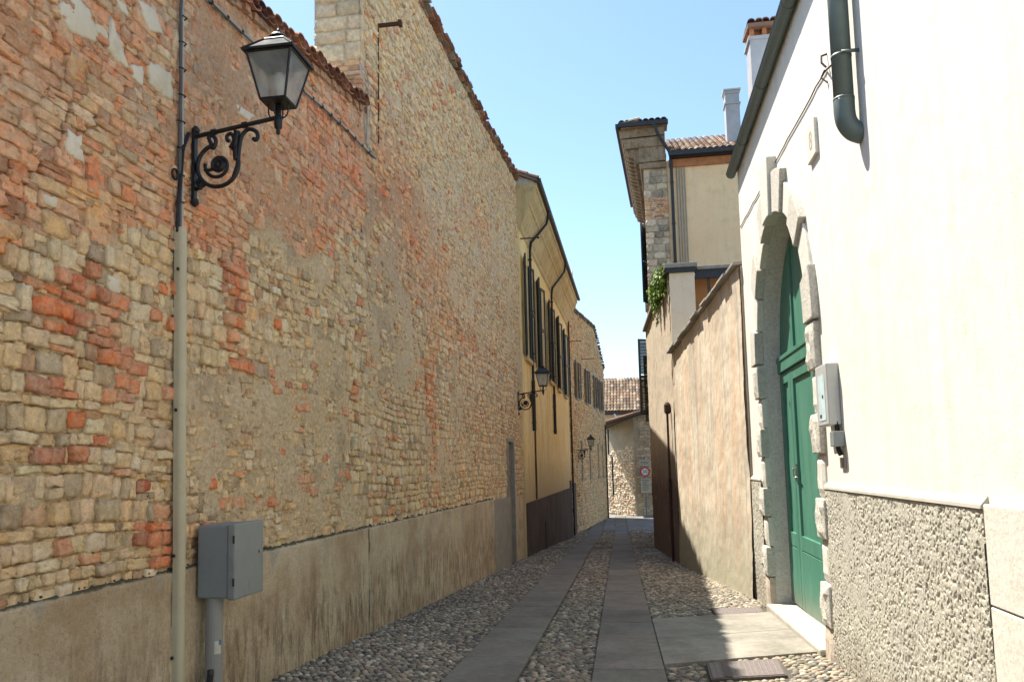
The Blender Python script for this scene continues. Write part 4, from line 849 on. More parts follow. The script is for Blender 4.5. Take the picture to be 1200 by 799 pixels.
    # roof edge and gutter
    mb = MB(); mb.hexa([(XR-.08, -6, 6.55), (9, -6, 6.55), (9, 13.62, 6.55), (XR-.08, 13.62, 6.55), (XR-.08, -6, 6.60), (5.5, -6, 7.6), (5.5, 13.62, 7.6), (XR-.08, 13.62, 6.60)]); mb.build('roof', M['tile'], h)
    mb = MB(); n = 9; P = [(XR-.085+.08*math.cos(math.pi+math.pi*k/n), 6.50+.08*math.sin(math.pi+math.pi*k/n)) for k in range(n+1)]; P += [(XR-.085+.073*math.cos(-math.pi*k/n), 6.50+.073*math.sin(-math.pi*k/n)) for k in range(n+1)]
    m = len(P); vs = [(x, -6, z) for x, z in P]+[(x, 13.66, z) for x, z in P]; mb.add(vs, [(i, (i+1) % m, m+(i+1) % m, m+i) for i in range(m)])
    mb.add([(x, 13.66, z) for x, z in P[:n+1]], [tuple(range(n+1))])
    mb.tube([(XR-.165, -6, 6.50), (XR-.165, 13.66, 6.50)], .010, 8)
    for y in np.arange(1.1, 13.6, 1.85):
        mb.tube([(XR-.085+.084*math.cos(math.pi+math.pi*k/10), y, 6.50+.084*math.sin(math.pi+math.pi*k/10)) for k in range(11)]+[(XR, y, 6.54)], .008, 6)
    mb.build('gutter', M['green_gutter'], h)
    mb = MB(); yp = 6.55; xp = XR-.115; mb.tube([(xp, yp, 6.55), (xp, yp, 4.42)], .078, 20); mb.tube(crom([(xp, yp, 4.50), (xp, yp, 4.38), (xp+.015, yp, 4.30), (xp+.06, yp, 4.235), (xp+.13, yp, 4.20)], 5), .082, 24)
    mb.tube([(xp, yp, 4.51), (xp, yp, 4.49)], .0835, 20)
    for z in (4.86, 6.2): mb.tube([(xp, yp, z-.012), (xp, yp, z+.012)], .081, 20); mb.box(xp-.02, XR, yp-.10, yp-.084, z-.012, z+.012)
    mb.build('downpipe', M['green_gutter'], h, smooth=True)
    # chimney of this roof
    mb = MB(); cx0, cx1, cy0, cy1 = 2.13, 2.60, 12.95, 13.40; mb.box(cx0, cx1, cy0, cy1, 6.5, 8.50); mb.box(cx0-.03, cx1+.03, cy0-.03, cy1+.03, 8.48, 8.54); ch = mb.build('chimney', M['stucco_lt'], h, bevel=.008)
    mb = MB(); 
    for x in (cx0, cx0+.2, cx1-.07): mb.box(x, x+.07, cy0, cy0+.07, 8.54, 8.69); mb.box(x, x+.07, cy1-.07, cy1, 8.54, 8.69)
    mb.box(cx0+.08, cx1-.08, cy0+.12, cy1-.12, 8.54, 8.685); mb.box(cx0-.02, cx1+.02, cy0-.02, cy1+.02, 8.69, 8.72); mb.build('chimney_louvre', M['orange_board'], ch)
    mb = MB(); tiles_roof(mb, (cx0+.02, cy0-.1, 8.72), (1, 0, 0), (0, 1, .1), 5, 2, .115, .36, rr, PAL_TILE, .01); mb.build('chimney_tiles', M['tile'], ch)
def ntess(mb, x0, y0, y1, z0, z1, xb, rr, amp):
    """block whose front face is a rough 5x5 grid with chamfered rim"""
    n = 5; vs = []; ins = .018
    for i in range(n+1):
        for j in range(n+1):
            e = (i in (0, n)) or (j in (0, n)); y = y0+(y1-y0)*i/n; z = z0+(z1-z0)*j/n
            if e: vs.append((x0+.022, y, z))
            else: vs.append((x0+rr.normal(0, amp), y+rr.normal(0, amp*.5), z+rr.normal(0, amp*.5)))
    q = n+1; fs = [(i*q+j, i*q+j+1, (i+1)*q+j+1, (i+1)*q+j) for i in range(n) for j in range(n)]
    rim = [i*q for i in range(n)]+[n*q+j for j in range(n)]+[i*q+n for i in range(n, 0, -1)]+[j for j in range(n, 0, -1)]
    m = len(vs); vs += [(xb, vs[k][1], vs[k][2]) for k in rim]; L = len(rim)
    fs += [(rim[k], rim[(k+1) % L], m+(k+1) % L, m+k) for k in range(L)]; mb.add(vs, fs)
white_house()

# ------------------------------------------------------------------ RIGHT: garden wall, terrace wall, ivy
def garden():
    P0 = (1.84, 13.52); P1 = (1.05, 20.5); fr = Frame(P0, P1, flip=-1); L = fr.L
    g_ = thing('garden_wall', (P0[0], 15, gz(15)), 'weathered pinkish garden wall with sloping stone coping beside the white house', 'wall')
    top = lambda s: np.interp(s, [0, L], [4.88, 4.40])
    V, F, C = grid_sheet(fr, 0, L, lambda s: gzv(13.5+s)-.2, lambda s: top(s), .05, .05, lambda s, z: .02*(fbm(s*1.5, z*1.5, 8)-.5)*2+.008*(fbm(s*9, z*9, 9)-.5)*2+.03*sstep(.2, -.9, z-.1*fbm(s, z, 3)), lambda s, z: np.tile([.5]*3, (len(s), 1)))
    np_mesh('wall', V, [F[:, ::-1]], C, M['garden'], g_)
    mb = MB(); mb.hexa([fr.pt(0, -1.5, -.03), fr.pt(L, -1.5, -.03), fr.pt(L, -1.5, -.35), fr.pt(0, -1.5, -.35), fr.pt(0, 4.87, -.03), fr.pt(L, 4.39, -.03), fr.pt(L, 4.39, -.35), fr.pt(0, 4.87, -.35)]); mb.build('core', M['garden'], g_)
    mb = MB(); rr = np.random.default_rng(15); s = 0
    while s < L:
        l_ = rr.uniform(.35, .7); e = min(s+l_, L+.04); a, c = float(top(s)), float(top(e)); dz = rr.normal(0, .012); o = .12+rr.normal(0, .02)
        mb.hexa([fr.pt(s, a+dz, o), fr.pt(e-.01, c+dz, o+rr.normal(0, .01)), fr.pt(e-.01, c+dz, -.45), fr.pt(s, a+dz, -.45), fr.pt(s, a+.06+dz, o), fr.pt(e-.01, c+.06+dz, o), fr.pt(e-.01, c+.09+dz, -.45), fr.pt(s, a+.09+dz, -.45)]); s = e
    mb.build('coping', M['greyrender'], g_, bevel=.012)
    # second, taller stretch
    Q0 = (1.03, 20.52); Q1 = (.56, 27.95); f2 = Frame(Q0, Q1, flip=-1); L2 = f2.L
    t_ = thing('terrace_wall', (Q0[0], 22, gz(22)), 'tall weathered terrace wall with pale end pillar, beyond the garden wall', 'wall')
    top2 = lambda s: np.interp(s, [0, L2], [6.5, 6.2]); dop = (1.1, 1.95)
    V1, F1, C1 = grid_sheet(f2, 0, L2, lambda s: gzv(20.5+s)-.2, top2, .06, .06, lambda s, z: .02*(fbm(s*1.5, z*1.5, 18)-.5)*2+.008*(fbm(s*9, z*9, 19)-.5)*2, lambda s, z: np.tile([.5]*3, (len(s), 1)))
    c4 = f2.p; cs = ((V1-c4)@f2.d)[F1].mean(1); cz = V1[:, 2][F1].mean(1); F1 = F1[~((cs > dop[0]) & (cs < dop[1]) & (cz < 1.2))]
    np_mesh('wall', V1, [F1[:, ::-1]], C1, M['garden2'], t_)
    mb = MB(); mb.hexa([f2.pt(0, 1.2, -.04), f2.pt(L2, 1.2, -.04), f2.pt(L2, 1.2, -.4), f2.pt(0, 1.2, -.4), f2.pt(0, 6.48, -.04), f2.pt(L2, 6.18, -.04), f2.pt(L2, 6.18, -.4), f2.pt(0, 6.48, -.4)])
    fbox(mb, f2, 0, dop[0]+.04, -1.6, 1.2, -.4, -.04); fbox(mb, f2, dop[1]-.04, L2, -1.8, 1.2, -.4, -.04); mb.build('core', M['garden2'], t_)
    mb = MB(); fbox(mb, f2, dop[0], dop[1], -1.6, 1.22, -.3, -.22); mb.build('door', M['wood'], t_)
    mb = MB(); mb.box(1.05, 1.68, 20.36, 20.9, 3.6, 6.44); mb.build('pillar', M['pillar'], t_, bevel=.01)
    mb = MB(); mb.box(.93, 1.75, 20.22, 21.0, 6.55, 6.66); mb.hexa([f2.pt(.35, 6.50, .12), f2.pt(L2, 6.2, .12), f2.pt(L2, 6.2, -.5), f2.pt(.35, 6.50, -.5), f2.pt(.35, 6.6, .12), f2.pt(L2, 6.3, .12), f2.pt(L2, 6.3, -.5), f2.pt(.35, 6.6, -.5)])
    mb.box(1.755, 3.6, 20.45, 21.3, 6.52, 6.61)
    mb.build('capping_slab', M['greyrender'], t_, bevel=.015)
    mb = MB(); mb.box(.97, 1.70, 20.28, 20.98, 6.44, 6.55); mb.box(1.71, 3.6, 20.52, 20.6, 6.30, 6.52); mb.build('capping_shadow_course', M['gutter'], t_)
    mb = MB(); mb.box(1.68, 3.7, 21.2, 21.4, 3.4, 6.52); mb.build('orange_back_wall', M['ochre'], t_)
    mb = MB(); 
    for x in (2.02, 2.75): mb.box(x, x+.07, 20.62, 20.69, 3.8, 6.5)
    mb.build('terrace_post', M['wood'], t_)
    mb = MB(); mb.tube([f2.pt(.72, 2.9, .09), f2.pt(.72, -.95, .09)], .03, 8); mb.lathe(f2.pt(.72, 2.9, .08), [(.05, 0), (.09, .05), (.09, .24), (.05, .30), (.03, .31)], 10); mb.build('drain_pipe', M['rust'], t_)
    # ivy
    iv = thing('ivy', (.95, 21.5, 6.5), 'bright green ivy hanging over the end of the terrace wall', 'plant'); rr = np.random.default_rng(17)
    lv = MB(); tw = MB()
    strands = []
    for i in range(40):
        s = rr.uniform(.1, 3.4); ln = rr.uniform(.15, .75)*(1.0 if s < 1.6 else .6); p = f2.pt(s, 6.62, .08+rr.uniform(0, .08)); pts = [p+np.array([.3, 0, .0]), p+np.array([0, 0, .05])]; q = p.copy()
        for k in range(int(ln/.09)): q = q+np.array([rr.normal(-.004, .012), rr.normal(0, .03), -.09]); pts.append(q.copy())
        strands.append(pts); tw.tube(pts, .006, 5)
    for i in (0, 1, 2):
        s = .8+.7*i; p = f2.pt(s, 6.6, .1); pts = [p]; q = p.copy()
        for k in range(5+3*i): q = q+np.array([rr.normal(0, .01), rr.normal(0, .03), -.09]); pts.append(q.copy())
        strands.append(pts); tw.tube(pts, .006, 5)
    for pts in strands:
        for q in pts[:]:
            for k in range(7):
                lv.cur = tuple(np.array([.16, .30, .04])*rr.uniform(.45, 1.25)*np.array([rr.uniform(.8, 1.5), 1, 1])); c = q+rr.normal(0, .055, 3)+np.array([-.02, 0, 0]); sz = rr.uniform(.025, .075); nrm = np.array([-1, rr.normal(0, .6), .5+rr.normal(0, .5)]); nrm /= np.linalg.norm(nrm); u = np.cross(nrm, [0, 0, 1]); u /= np.linalg.norm(u); v = np.cross(nrm, u); a = rr.uniform(-.8, .8); u, v = u*math.cos(a)+v*math.sin(a), v*math.cos(a)-u*math.sin(a)
                lv.add([c-v*sz, c+u*sz*.8-v*.2*sz+nrm*.01, c+u*sz*.45+v*sz*.4, c+v*sz, c-u*sz*.45+v*sz*.4, c-u*sz*.8-v*.2*sz+nrm*.01, c+nrm*.012], [(0, 1, 6), (1, 2, 6), (2, 3, 6), (3, 4, 6), (4, 5, 6), (5, 0, 6)])
    lv.build('foliage', M['ivyleaf'], iv); tw.build('stem', M['twig'], iv)
garden()

# ------------------------------------------------------------------ RIGHT: palazzo beyond the terrace wall
def palazzo():
    UP = .32
    h = thing('palazzo', (.7, 28, gz(28)), 'old palazzo with decayed corner quoins, heavy bracketed cornice and beige side wing', 'building')
    P0 = (.70, 28.05); P1 = (.70+.055*14, 42.0); fs = Frame(P0, P1, flip=-1); L = fs.L; rr = np.random.default_rng(21)
    wins = [(2.0, 3.1, 7.6, 10.6), (6.2, 7.3, 7.6, 10.6), (1.6, 2.7, 3.4, 6.2), (6.2, 7.3, 3.4, 6.2), (10, 11, 3.4, 6.2)]
    mb = MB(); frame_faces(mb, fs, 0, L, -3, 12.5, wins, .25); mb.f = [f[::-1] for f in mb.f]
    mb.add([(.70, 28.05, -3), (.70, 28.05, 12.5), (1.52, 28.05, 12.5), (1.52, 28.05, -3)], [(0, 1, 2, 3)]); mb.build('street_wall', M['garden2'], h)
    for (a, b_, c, d) in wins:
        window(fs, a+.004, b_-.004, c, d, .2, h, M['wood']); far = c < 5
        louvre_shutter(fs, a, -.54, c, d, 1.0 if far else .35, 'shutter', M['shutter'], h); louvre_shutter(fs, b_, .54, c, d, .35, 'shutter', M['shutter'], h)
        mb = MB(); fbox(mb, fs, a-.12, b_+.12, c-.18, c-.02, -.05, .16); mb.build('sill', M['cornice'], h, bevel=.01)
    # quoins and patches of brick on the corner face
    fe = Frame((.70, 28.04), (1.53, 28.04)); A = []; C = []; z = 6.0
    while z < 12.4:
        hgt = rr.uniform(.2, .3); bk = rr.random() < .25 or 10.3 < z < 10.9; s = 0
        if bk: hgt = .07
        while s < .8:
            ww = rr.uniform(.12, .25) if bk else rr.uniform(.2, .5)
            if s+ww > .72: ww = .83-s
            A.append((s+ww/2, z+hgt/2, ww/2, hgt/2)); C.append(pick(PAL_BRICK if bk else [(.52,.42,.30,2), (.38,.30,.22,2), (.18,.145,.11,1.6), (.62,.51,.37,1)], 1, rr)[0]); s += ww
        z += hgt
    A = np.array(A); V, Q, T, Cc = stones_mesh(fe, A, rr.uniform(.0, .035, len(A)), np.array(C), 8, 8, gap=.004, rough=.04, dome=.008, tilt=.015); np_mesh('corner_quoins', V, [Q, T], Cc, M['stone'], h)
    # cornice: stepped mouldings running round, with scroll brackets along the street
    mb = MB(); Lc = 8.6
    steps = [(11.75, 11.95, .10), (12.0, 12.12, .16), (12.55, 12.75, .62), (12.75, 12.9, .70), (12.95, 13.25, .78)]
    for z0, z1, d in steps:
        mb.hexa([fs.pt(-min(d, .10), z0, d), fs.pt(Lc+d*.3, z0, d), fs.pt(Lc, z0, -.8), fs.pt(-min(d, .10), z0, -.8), fs.pt(-min(d, .10), z1, d+.04), fs.pt(Lc+d*.3, z1, d+.04), fs.pt(Lc, z1, -.8), fs.pt(-min(d, .10), z1, -.8)])
    fbox(mb, fs, -.06, Lc, 12.12, 12.55, -.8, .14)
    cor = mb.build('cornice', M['decay'], h, bevel=.012); cor.location.z += UP
    s = .02
    while s < Lc-.2:
        mb = MB(); prof = [(.14, 11.98), (.24, 11.98), (.30, 12.06), (.28, 12.16), (.34, 12.28), (.50, 12.33), (.60, 12.42), (.60, 12.54), (.14, 12.54)]; m = len(prof)
        mb.add([fs.pt(s, z, d) for d, z in prof]+[fs.pt(s+.2, z, d) for d, z in prof], [tuple(range(m)), tuple(range(2*m-1, m-1, -1))]+[(i, m+i, m+(i+1) % m, (i+1) % m) for i in range(m)])
        for rad, cd, cz in ((.085, .24, 12.05), (.075, .50, 12.44)): mb.tube([fs.pt(s-.015, cz, cd), fs.pt(s+.215, cz, cd)], rad, 12)
        mb.build('bracket', M['decay'], cor); s += .42
    mb = MB(); fbox(mb, fs, -.30, Lc+.15, 13.27, 13.42, .74, .92); mb.box(-.14, 1.62, 27.72, 27.86, 13.27, 13.42); mb.build('gutter', M['gutter'], h).location.z += UP
    mb = MB(); tiles_roof(mb, fs.pt(-.2, 13.35, .80), fs.d, np.array(-fs.n)*.975+np.array([0, 0, .22]), 42, 2, .21, .42, rr, PAL_TILE)
    mb.build('roof_tiles', M['tile'], h).location.z += UP
    mb = MB(); mb.hexa([(-.05, 27.8, 13.25), (1.6, 27.8, 13.25), (1.6, 28.4, 13.25), (-.05, 28.4, 13.25), (-.0, 27.85, 13.36), (1.6, 27.85, 13.4), (1.6, 28.4, 13.4), (-.0, 28.4, 13.36)]); mb.box(.72, 1.5, 28.1, 32, 11.9, 13.25); mb.build('eave_board', M['decay'], h).location.z += UP
    mb = MB(); tiles_roof(mb, (.0, 27.82, 13.42), (1, 0, 0), (0, .96, .10), 8, 2, .21, .42, rr, PAL_TILE, .02); mb.build('roof_tiles', M['tile'], h).location.z += UP
    # beige wing
    mb = MB(); mb.box(1.53, 9, 28.10, 40, 3, 12.35); mb.build('wing_wall', M['beige'], h)
    mb = MB(); mb.box(1.60, 9, 28.02, 28.11, 12.08, 12.36); mb.build('fascia', M['orange_board'], h)
    mb = MB(); mb.box(1.62, 9, 27.70, 27.86, 12.40, 12.56); mb.box(1.62, 9, 27.861, 28.1, 12.37, 12.52); mb.build('wing_gutter', M['gutter'], h)
    mb = MB(); tiles_roof(mb, (1.75, 27.86, 12.52), (1, 0, 0), (0, .885, .465), 22, 11, .215, .44, rr, PAL_TILE); mb.build('wing_roof_tiles', M['tile'], h)
    mb = MB(); mb.tube([(1.12, 27.7, 13.62), (1.22, 27.75, 13.3), (1.62, 27.95, 12.65), (1.68, 27.99, 12.4), (1.68, 28.0, 5.0)], .055, 10)
    for z in (11.5, 10, 8.6): mb.tube([(1.68, 28.0, z), (1.68, 28.0, z+.05)], .07, 10)
    mb.build('downpipe', M['gutter'], h)
    for k in range(4):
        mb = MB(); x = 1.86+k*.09; mb.tube([(x, 28.06, 12.05), (x, 28.06, 5)], .022, 6); mb.build('conduit', M['greyrender'], h)
    mb = MB(); mb.box(3.77, 4.27, 28.9, 29.4, 12.6, 15.0); mb.box(3.73, 4.31, 28.86, 29.44, 14.6, 14.66); mb.box(3.75, 4.29, 28.88, 29.42, 15.0, 15.12); ch = mb.build('chimney', M['stucco_lt'], h, bevel=.01)
    mb = MB(); mb.box(3.71, 4.33, 28.84, 29.46, 15.12, 15.17); mb.build('chimney_cap', M['tile'], ch)
palazzo()

# ------------------------------------------------------------------ END of the street
def far_end():
    h = thing('end_house', (0, 59, gz(58)), 'low stone house closing the street under a lean to tiled roof', 'house')
    P0 = (-3.4, 60.2); P1 = (.30, 58.6); P2 = (2.6, 58.6); rr = np.random.default_rng(23)
    # left: rough pale rubble turning to the street, right: flat wall with signs
    fa = Frame((-2.12, 61.9), (.02, 58.0)); fb = Frame((.02, 58.0), (4.0, 58.0))
    roofz = lambda x: 4.40+(x+2.1)*.27
    mb = MB(); mb.cur = (.30, .26, .2)
    for fr, x0, x1 in ((fa, -2.12, .02), (fb, .02, 4.0)):
        mb.add([fr.pt(0, -3), fr.pt(fr.L, -3), fr.pt(fr.L, roofz(x1)), fr.pt(0, roofz(x0))], [(0, 1, 2, 3)])
    mb.build('wall', M['mortar'], h)
    masonry_simple(fa, .05, fa.L, lambda s: s*0-2.2, lambda s: 1.9+.5*np.sin(s*2)*.3-(np.abs(s-fa.L*.62)/2.4)**4+1.0, (.10, .22), (.14, .34), 43, h, pal=[(.62,.56,.46,3), (.52,.46,.36,2), (.66,.62,.54,2), (.4,.33,.25,1)], redp=.07, depth=.07)
    masonry_simple(fb, .02, 3.9, lambda s: s*0-2.2, lambda s: s*0+5.0, (.16, .30), (.3, .6), 44, h, pal=[(.44,.37,.26,2), (.36,.30,.21,2), (.48,.42,.31,1)], redp=.05, depth=.035)
    mb = MB(); u = np.array([1, 0, .27]); u /= np.linalg.norm(u); v = np.array([0, 1, 0.05])
    a = [(-2.2, 57.4, roofz(-2.2)), (4.2, 57.4, roofz(4.2)), (4.2, 64, roofz(4.2)), (-2.2, 64, roofz(-2.2))]; mb.hexa(a+[(x, y, z+.16) for x, y, z in a]); mb.build('roof_board', M['wood'], h)
    mb = MB(); tiles_roof(mb, (-2.15, 57.4, roofz(-2.15)+.2), (0, 1, 0), u, 18, 11, .24, .66, rr, PAL_TILE); mb.build('roof_tiles', M['tile'], h)
    mb = MB(); mb.tube([(-1.85, 58.9, 4.2), (-1.85, 58.9, 2.4), (-1.6, 58.6, 2.2), (-1.6, 58.6, -.6)], .06, 8); mb.build('downpipe', M['iron'], h)
    b2 = thing('tiled_roof_house', (-1, 70, gz(60)), 'taller house behind with large weathered tiled roof', 'house')
    mb = MB(); mb.box(-5, 6, 67.2, 80, -3, 6.3); mb.build('wall', M['pillar'], b2)
    mb = MB(); tiles_roof(mb, (-3.3, 66.6, 6.0), (1, 0, 0), (0, .80, .60), 34, 11, .27, .55, rr, [(.20,.125,.075,3), (.24,.175,.115,3), (.16,.10,.06,2), (.28,.225,.16,1.2), (.09,.065,.045,1.8)]); mb.build('roof_tiles', M['tile'], b2)
    mb = MB(); mb.box(-3.4, 6, 66.35, 66.5, 5.75, 5.92); mb.build('gutter', M['gutter'], b2)
    mb = MB(); mb.tube([(-1.5, 66.4, 5.8), (-1.2, 66.3, 5.2), (-.6, 66.3, 5.1), (-.6, 66.6, 4.4)], .09, 8); mb.build('downpipe', M['white'], b2)
    # street sign
    sx, sy = .70, 57.4; g0 = gz(sy); s_ = thing('speed_limit_sign', (sx, sy, g0), 'round red and white 30 sign on blue post with beige panels', 'sign')
    mb = MB(); mb.tube([(sx, sy+.06, g0), (sx, sy+.06, 2.15)], .035, 10); mb.build('post', M['blue'], s_)
    def disc(x, z, r0, y, mat, name, parent, th=.01, ri=0):
        mb = MB(); n = 28; vs = [(x+r0*math.cos(2*math.pi*k/n), y, z+r0*math.sin(2*math.pi*k/n)) for k in range(n)]; vs2 = [(a, y+th, c) for a, b_, c in vs]
        mb.add(vs+vs2, [tuple(range(n-1, -1, -1)), tuple(range(n, 2*n))]+[(i, n+i, n+(i+1) % n, (i+1) % n) for i in range(n)]); return mb.build(name, mat, parent)
    d = disc(sx, 1.08, .34, sy, M['red'], 'sign_disc', s_); disc(sx, 1.08, .245, sy-.006, M['white'], 'sign_face', d, .004)
    text(('30'), .36, (sx, sy-.012, 1.08), (R(90), 0, 0), M['black'], 'numerals', d)
    mb = MB(); mb.box(sx-.37, sx+.37, sy, sy+.015, 1.50, 1.92); p1 = mb.build('upper_panel', M['panel'], s_, bevel=.01)
    mb = MB(); mb.box(sx-.32, sx+.36, sy, sy+.015, -.42, .62); p2 = mb.build('lower_panel', M['panel'], s_, bevel=.01)
    mb = MB()
    for z, a, c in ((1.78, -.3, .3), (1.66, -.26, .24)): mb.box(sx+a, sx+c, sy-.004, sy-.0005, z-.025, z+.02)
    mb.build('panel_lines', M['cable'], p1)
    mb = MB(); z = .5
    for a, c in ((-.24, .28), (-.2, .24), (-.24, .1), (-.22, .26), (-.18, .2), (-.24, .24), (-.2, .12)): mb.box(sx+a, sx+c, sy-.004, sy-.0005, z-.022, z+.018); z -= .12
    mb.build('panel_lines', M['cable'], p2)
def text(t, size, loc, rot, mat, name, parent, ext=.002):
    cu = bpy.data.curves.new(name, 'FONT'); cu.body = t; cu.size = size; cu.align_x = 'CENTER'; cu.align_y = 'CENTER'; cu.extrude = ext; o = bpy.data.objects.new('tmp_text', cu); COL.objects.link(o)
    dg = bpy.context.evaluated_depsgraph_get(); me = bpy.data.meshes.new_from_object(o.evaluated_get(dg)); bpy.data.objects.remove(o)
    o = link_mesh(name, me, mat, parent); o.location = Vector(loc)-Vector(origin(parent)); o.rotation_euler = rot; return o
far_end()

# ------------------------------------------------------------------ small things on the left
def lantern(name_label, base, scale=1.0):
    """wall lantern, built at the origin of its thing: +X away from the wall"""
    t = thing('wall_lantern', base, name_label, 'lantern', 'wrought iron wall lanterns'); bx, by, bz = base; S = scale
    def q(x, y, z): return (bx+x*S, by+y*S, bz+z*S)
    mb = MB(); mb.box(bx, bx+.025*S, by-.024*S, by+.024*S, bz-.53*S, bz+.05*S); mb.lathe(q(.02, 0, .05), [(.03*S, -.01), (.035*S, .01), (.015*S, .04)], 10); mb.lathe(q(.02, 0, -.53), [(.012*S, -.06), (.035*S, -.03), (.03*S, 0)], 10); br = mb.build('wall_plate', M['iron'], t)
    mb = MB(); mb.tube([q(0, 0, 0), q(.73, 0, .10)], .018*S, 10)
    for x in (.18, .45): mb.tube([q(x-.02, 0, x*.137), q(x+.02, 0, x*.137+.005)], .026*S, 10)
    mb.build('arm', M['iron'], t)
    def qs(x, y, z): return q(x*.80+.004, y, z*.80)
    def arc(cx, cz, r0, r1, a0, a1, n=26): return [qs(cx+(r0+(r1-r0)*k/n)*math.cos(R(a0+(a1-a0)*k/n)), 0, cz+(r0+(r1-r0)*k/n)*math.sin(R(a0+(a1-a0)*k/n))) for k in range(n+1)]
    mb = MB(); cx, cz = .27, -.32
    mb.tube(arc(cx, cz, .225, .225, 110, 395, 30), .017*S, 8)
    mb.tube(crom([qs(.20, 0, -.105), qs(.165, 0, -.02), qs(.205, 0, .0), qs(.245, 0, -.06), qs(.22, 0, -.13), qs(.185, 0, -.12)]), .017*S, 8)
    mb.tube(arc(cx, cz, .06, .145, 180, -190, 30), .015*S, 8)                   # inner spiral
    mb.tube(crom([qs(.44, 0, -.46), qs(.485, 0, -.32), qs(.50, 0, -.16), qs(.53, 0, -.03), qs(.60, 0, .03), qs(.68, 0, .0), qs(.70, 0, -.06), qs(.675, 0, -.09), qs(.65, 0, -.07)]), .017*S, 8); mb.tube(crom([qs(.47, 0, -.28), qs(.46, 0, -.12), qs(.48, 0, .02)]), .026*S, 8)
    mb.tube(crom([qs(.40, 0, -.15), qs(.44, 0, -.07), qs(.41, 0, .0), qs(.365, 0, -.02), qs(.37, 0, -.07), qs(.40, 0, -.07)]), .015*S, 8); mb.tube(crom([qs(.12, 0, -.36), qs(.20, 0, -.36), qs(.215, 0, -.30)]), .014*S, 8); mb.tube([qs(.45, 0, -.18), qs(.47, 0, -.05), qs(.45, 0, .03)], [.03*S, .026*S, .012*S], 8)
    mb.tube(crom([qs(.14, 0, -.50), qs(.08, 0, -.53), qs(.05, 0, -.48), qs(.08, 0, -.45), qs(.10, 0, -.48)]), .017*S, 8); mb.tube([qs(.03, 0, -.55), qs(.085, 0, -.545), qs(.09, 0, -.50), qs(.06, 0, -.49)], .018*S, 8)
    mb.build('scrollwork', M['iron'], t, smooth=True)
    mb = MB(); n = 20; vs = []
    for rad, yy in ((.075, .012), (.06, .03), (.03, .022), (.012, .036)):
        vs += [qs(cx+rad*math.cos(2*math.pi*k/n), yy, cz+rad*math.sin(2*math.pi*k/n)) for k in range(n)]
    vs += [(x, 2*by-y, z) for x, y, z in vs]; fs = []
    for s_ in range(2):
        o = s_*4*n
        for i in range(3): fs += [(o+i*n+k, o+i*n+(k+1) % n, o+(i+1)*n+(k+1) % n, o+(i+1)*n+k) for k in range(n)]
        fs.append(tuple(o+3*n+k for k in range(n)))
    fs += [(k, (k+1) % n, 4*n+(k+1) % n, 4*n+k) for k in range(n)]; mb.add(vs, fs); mb.build('rosette', M['iron'], t)
    # lantern body centred on x=.74
    lx = .74; z0, z1, z2 = .22, .58, .73; rb, rtp = .105, .185
    def sqv(rad, z, yaw_=0): return [q(lx+rad*c, rad*s_, z) for c, s_ in ((-1, -1), (1, -1), (1, 1), (-1, 1))]
    mb = MB(); mb.tube([q(lx, 0, .02), q(lx, 0, .22)], .024*S, 12); mb.lathe(q(lx, 0, .04), [(.0, -.09*S), (.016*S, -.075*S), (.018*S, -.055*S), (.014*S, -.04*S), (.030*S, -.03*S), (.034*S, .02*S), (.030*S, .07*S), (.024*S, .08*S)], 14)
    for s_ in (-1, 1): mb.tube(crom([q(lx, 0, .09), q(lx+s_*.045, 0, .095), q(lx+s_*.08, 0, .13), q(lx+s_*.085, 0, .22)]), .006*S, 6); mb.tube(crom([q(lx, 0, .09), q(lx, s_*.045, .095), q(lx, s_*.08, .13), q(lx, s_*.085, .22)]), .006*S, 6)
    mb.build('socket', M['iron'], t, smooth=True)
    mb = MB(); B = sqv(rb, z0); T = sqv(rtp, z1)
    for i in range(4): mb.tube([B[i], T[i]], .010*S, 6); mb.tube([B[i], B[(i+1) % 4]], .011*S, 6); mb.tube([T[i], T[(i+1) % 4]], .010*S, 6)
    mb.hexa(sqv(rtp+.030, z1+.005)+sqv(rtp+.034, z1+.022)); mb.hexa(sqv(rb, z0-.01)+sqv(rb-.0, z0+.012)); mb.build('frame', M['iron'], t)
    mb = MB()
    for i in range(4):
        a, b_, c, d = [np.array(p) for p in (B[i], B[(i+1) % 4], T[(i+1) % 4], T[i])]; mb.add([a, b_, c, d], [(0, 1, 2, 3)])
    o = mb.build('glass', M['glass'], t); sm = o.modifiers.new('solid', 'SOLIDIFY'); sm.thickness = .004
    mb = MB(); mb.hexa(sqv(rtp+.018, z1+.024)+sqv(.082, z2)); mb.build('cap', M['lampcap'], t)
    mb = MB(); T1 = sqv(rtp+.022, z1+.024); T2 = sqv(.082, z2)
    for i in range(4): mb.tube([T1[i], T2[i]], .010*S, 6); mb.tube([T2[i], T2[(i+1) % 4]], .011*S, 6)
    mb.lathe(q(lx, 0, z2), [(.075*S, 0), (.078*S, .012*S), (.05*S, .022*S), (.055*S, .04*S), (.072*S, .05*S), (.058*S, .07*S), (.025*S, .085*S), (.013*S, .092*S), (.018*S, .108*S), (.007*S, .13*S), (.002, .145*S)], 16); mb.build('finial', M['iron'], t)
    mb = MB(); mb.lathe(q(lx, 0, z0+.02), [(.026*S, 0), (.03*S, .03*S), (.03*S, .08*S), (.05*S, .13*S), (.056*S, .17*S), (.045*S, .22*S), (.016*S, .245*S)], 14); mb.build('bulb', M['bulb'], t, smooth=True)
    return t
def copy_tree(o, loc, label):
    def rec(src, parent):
        c = src.copy(); COL.objects.link(c)
        if parent is not None: c.parent = parent
        for ch in src.children: rec(ch, c)
        return c
    c = rec(o, None); c.location = loc; c['label'] = label; return c
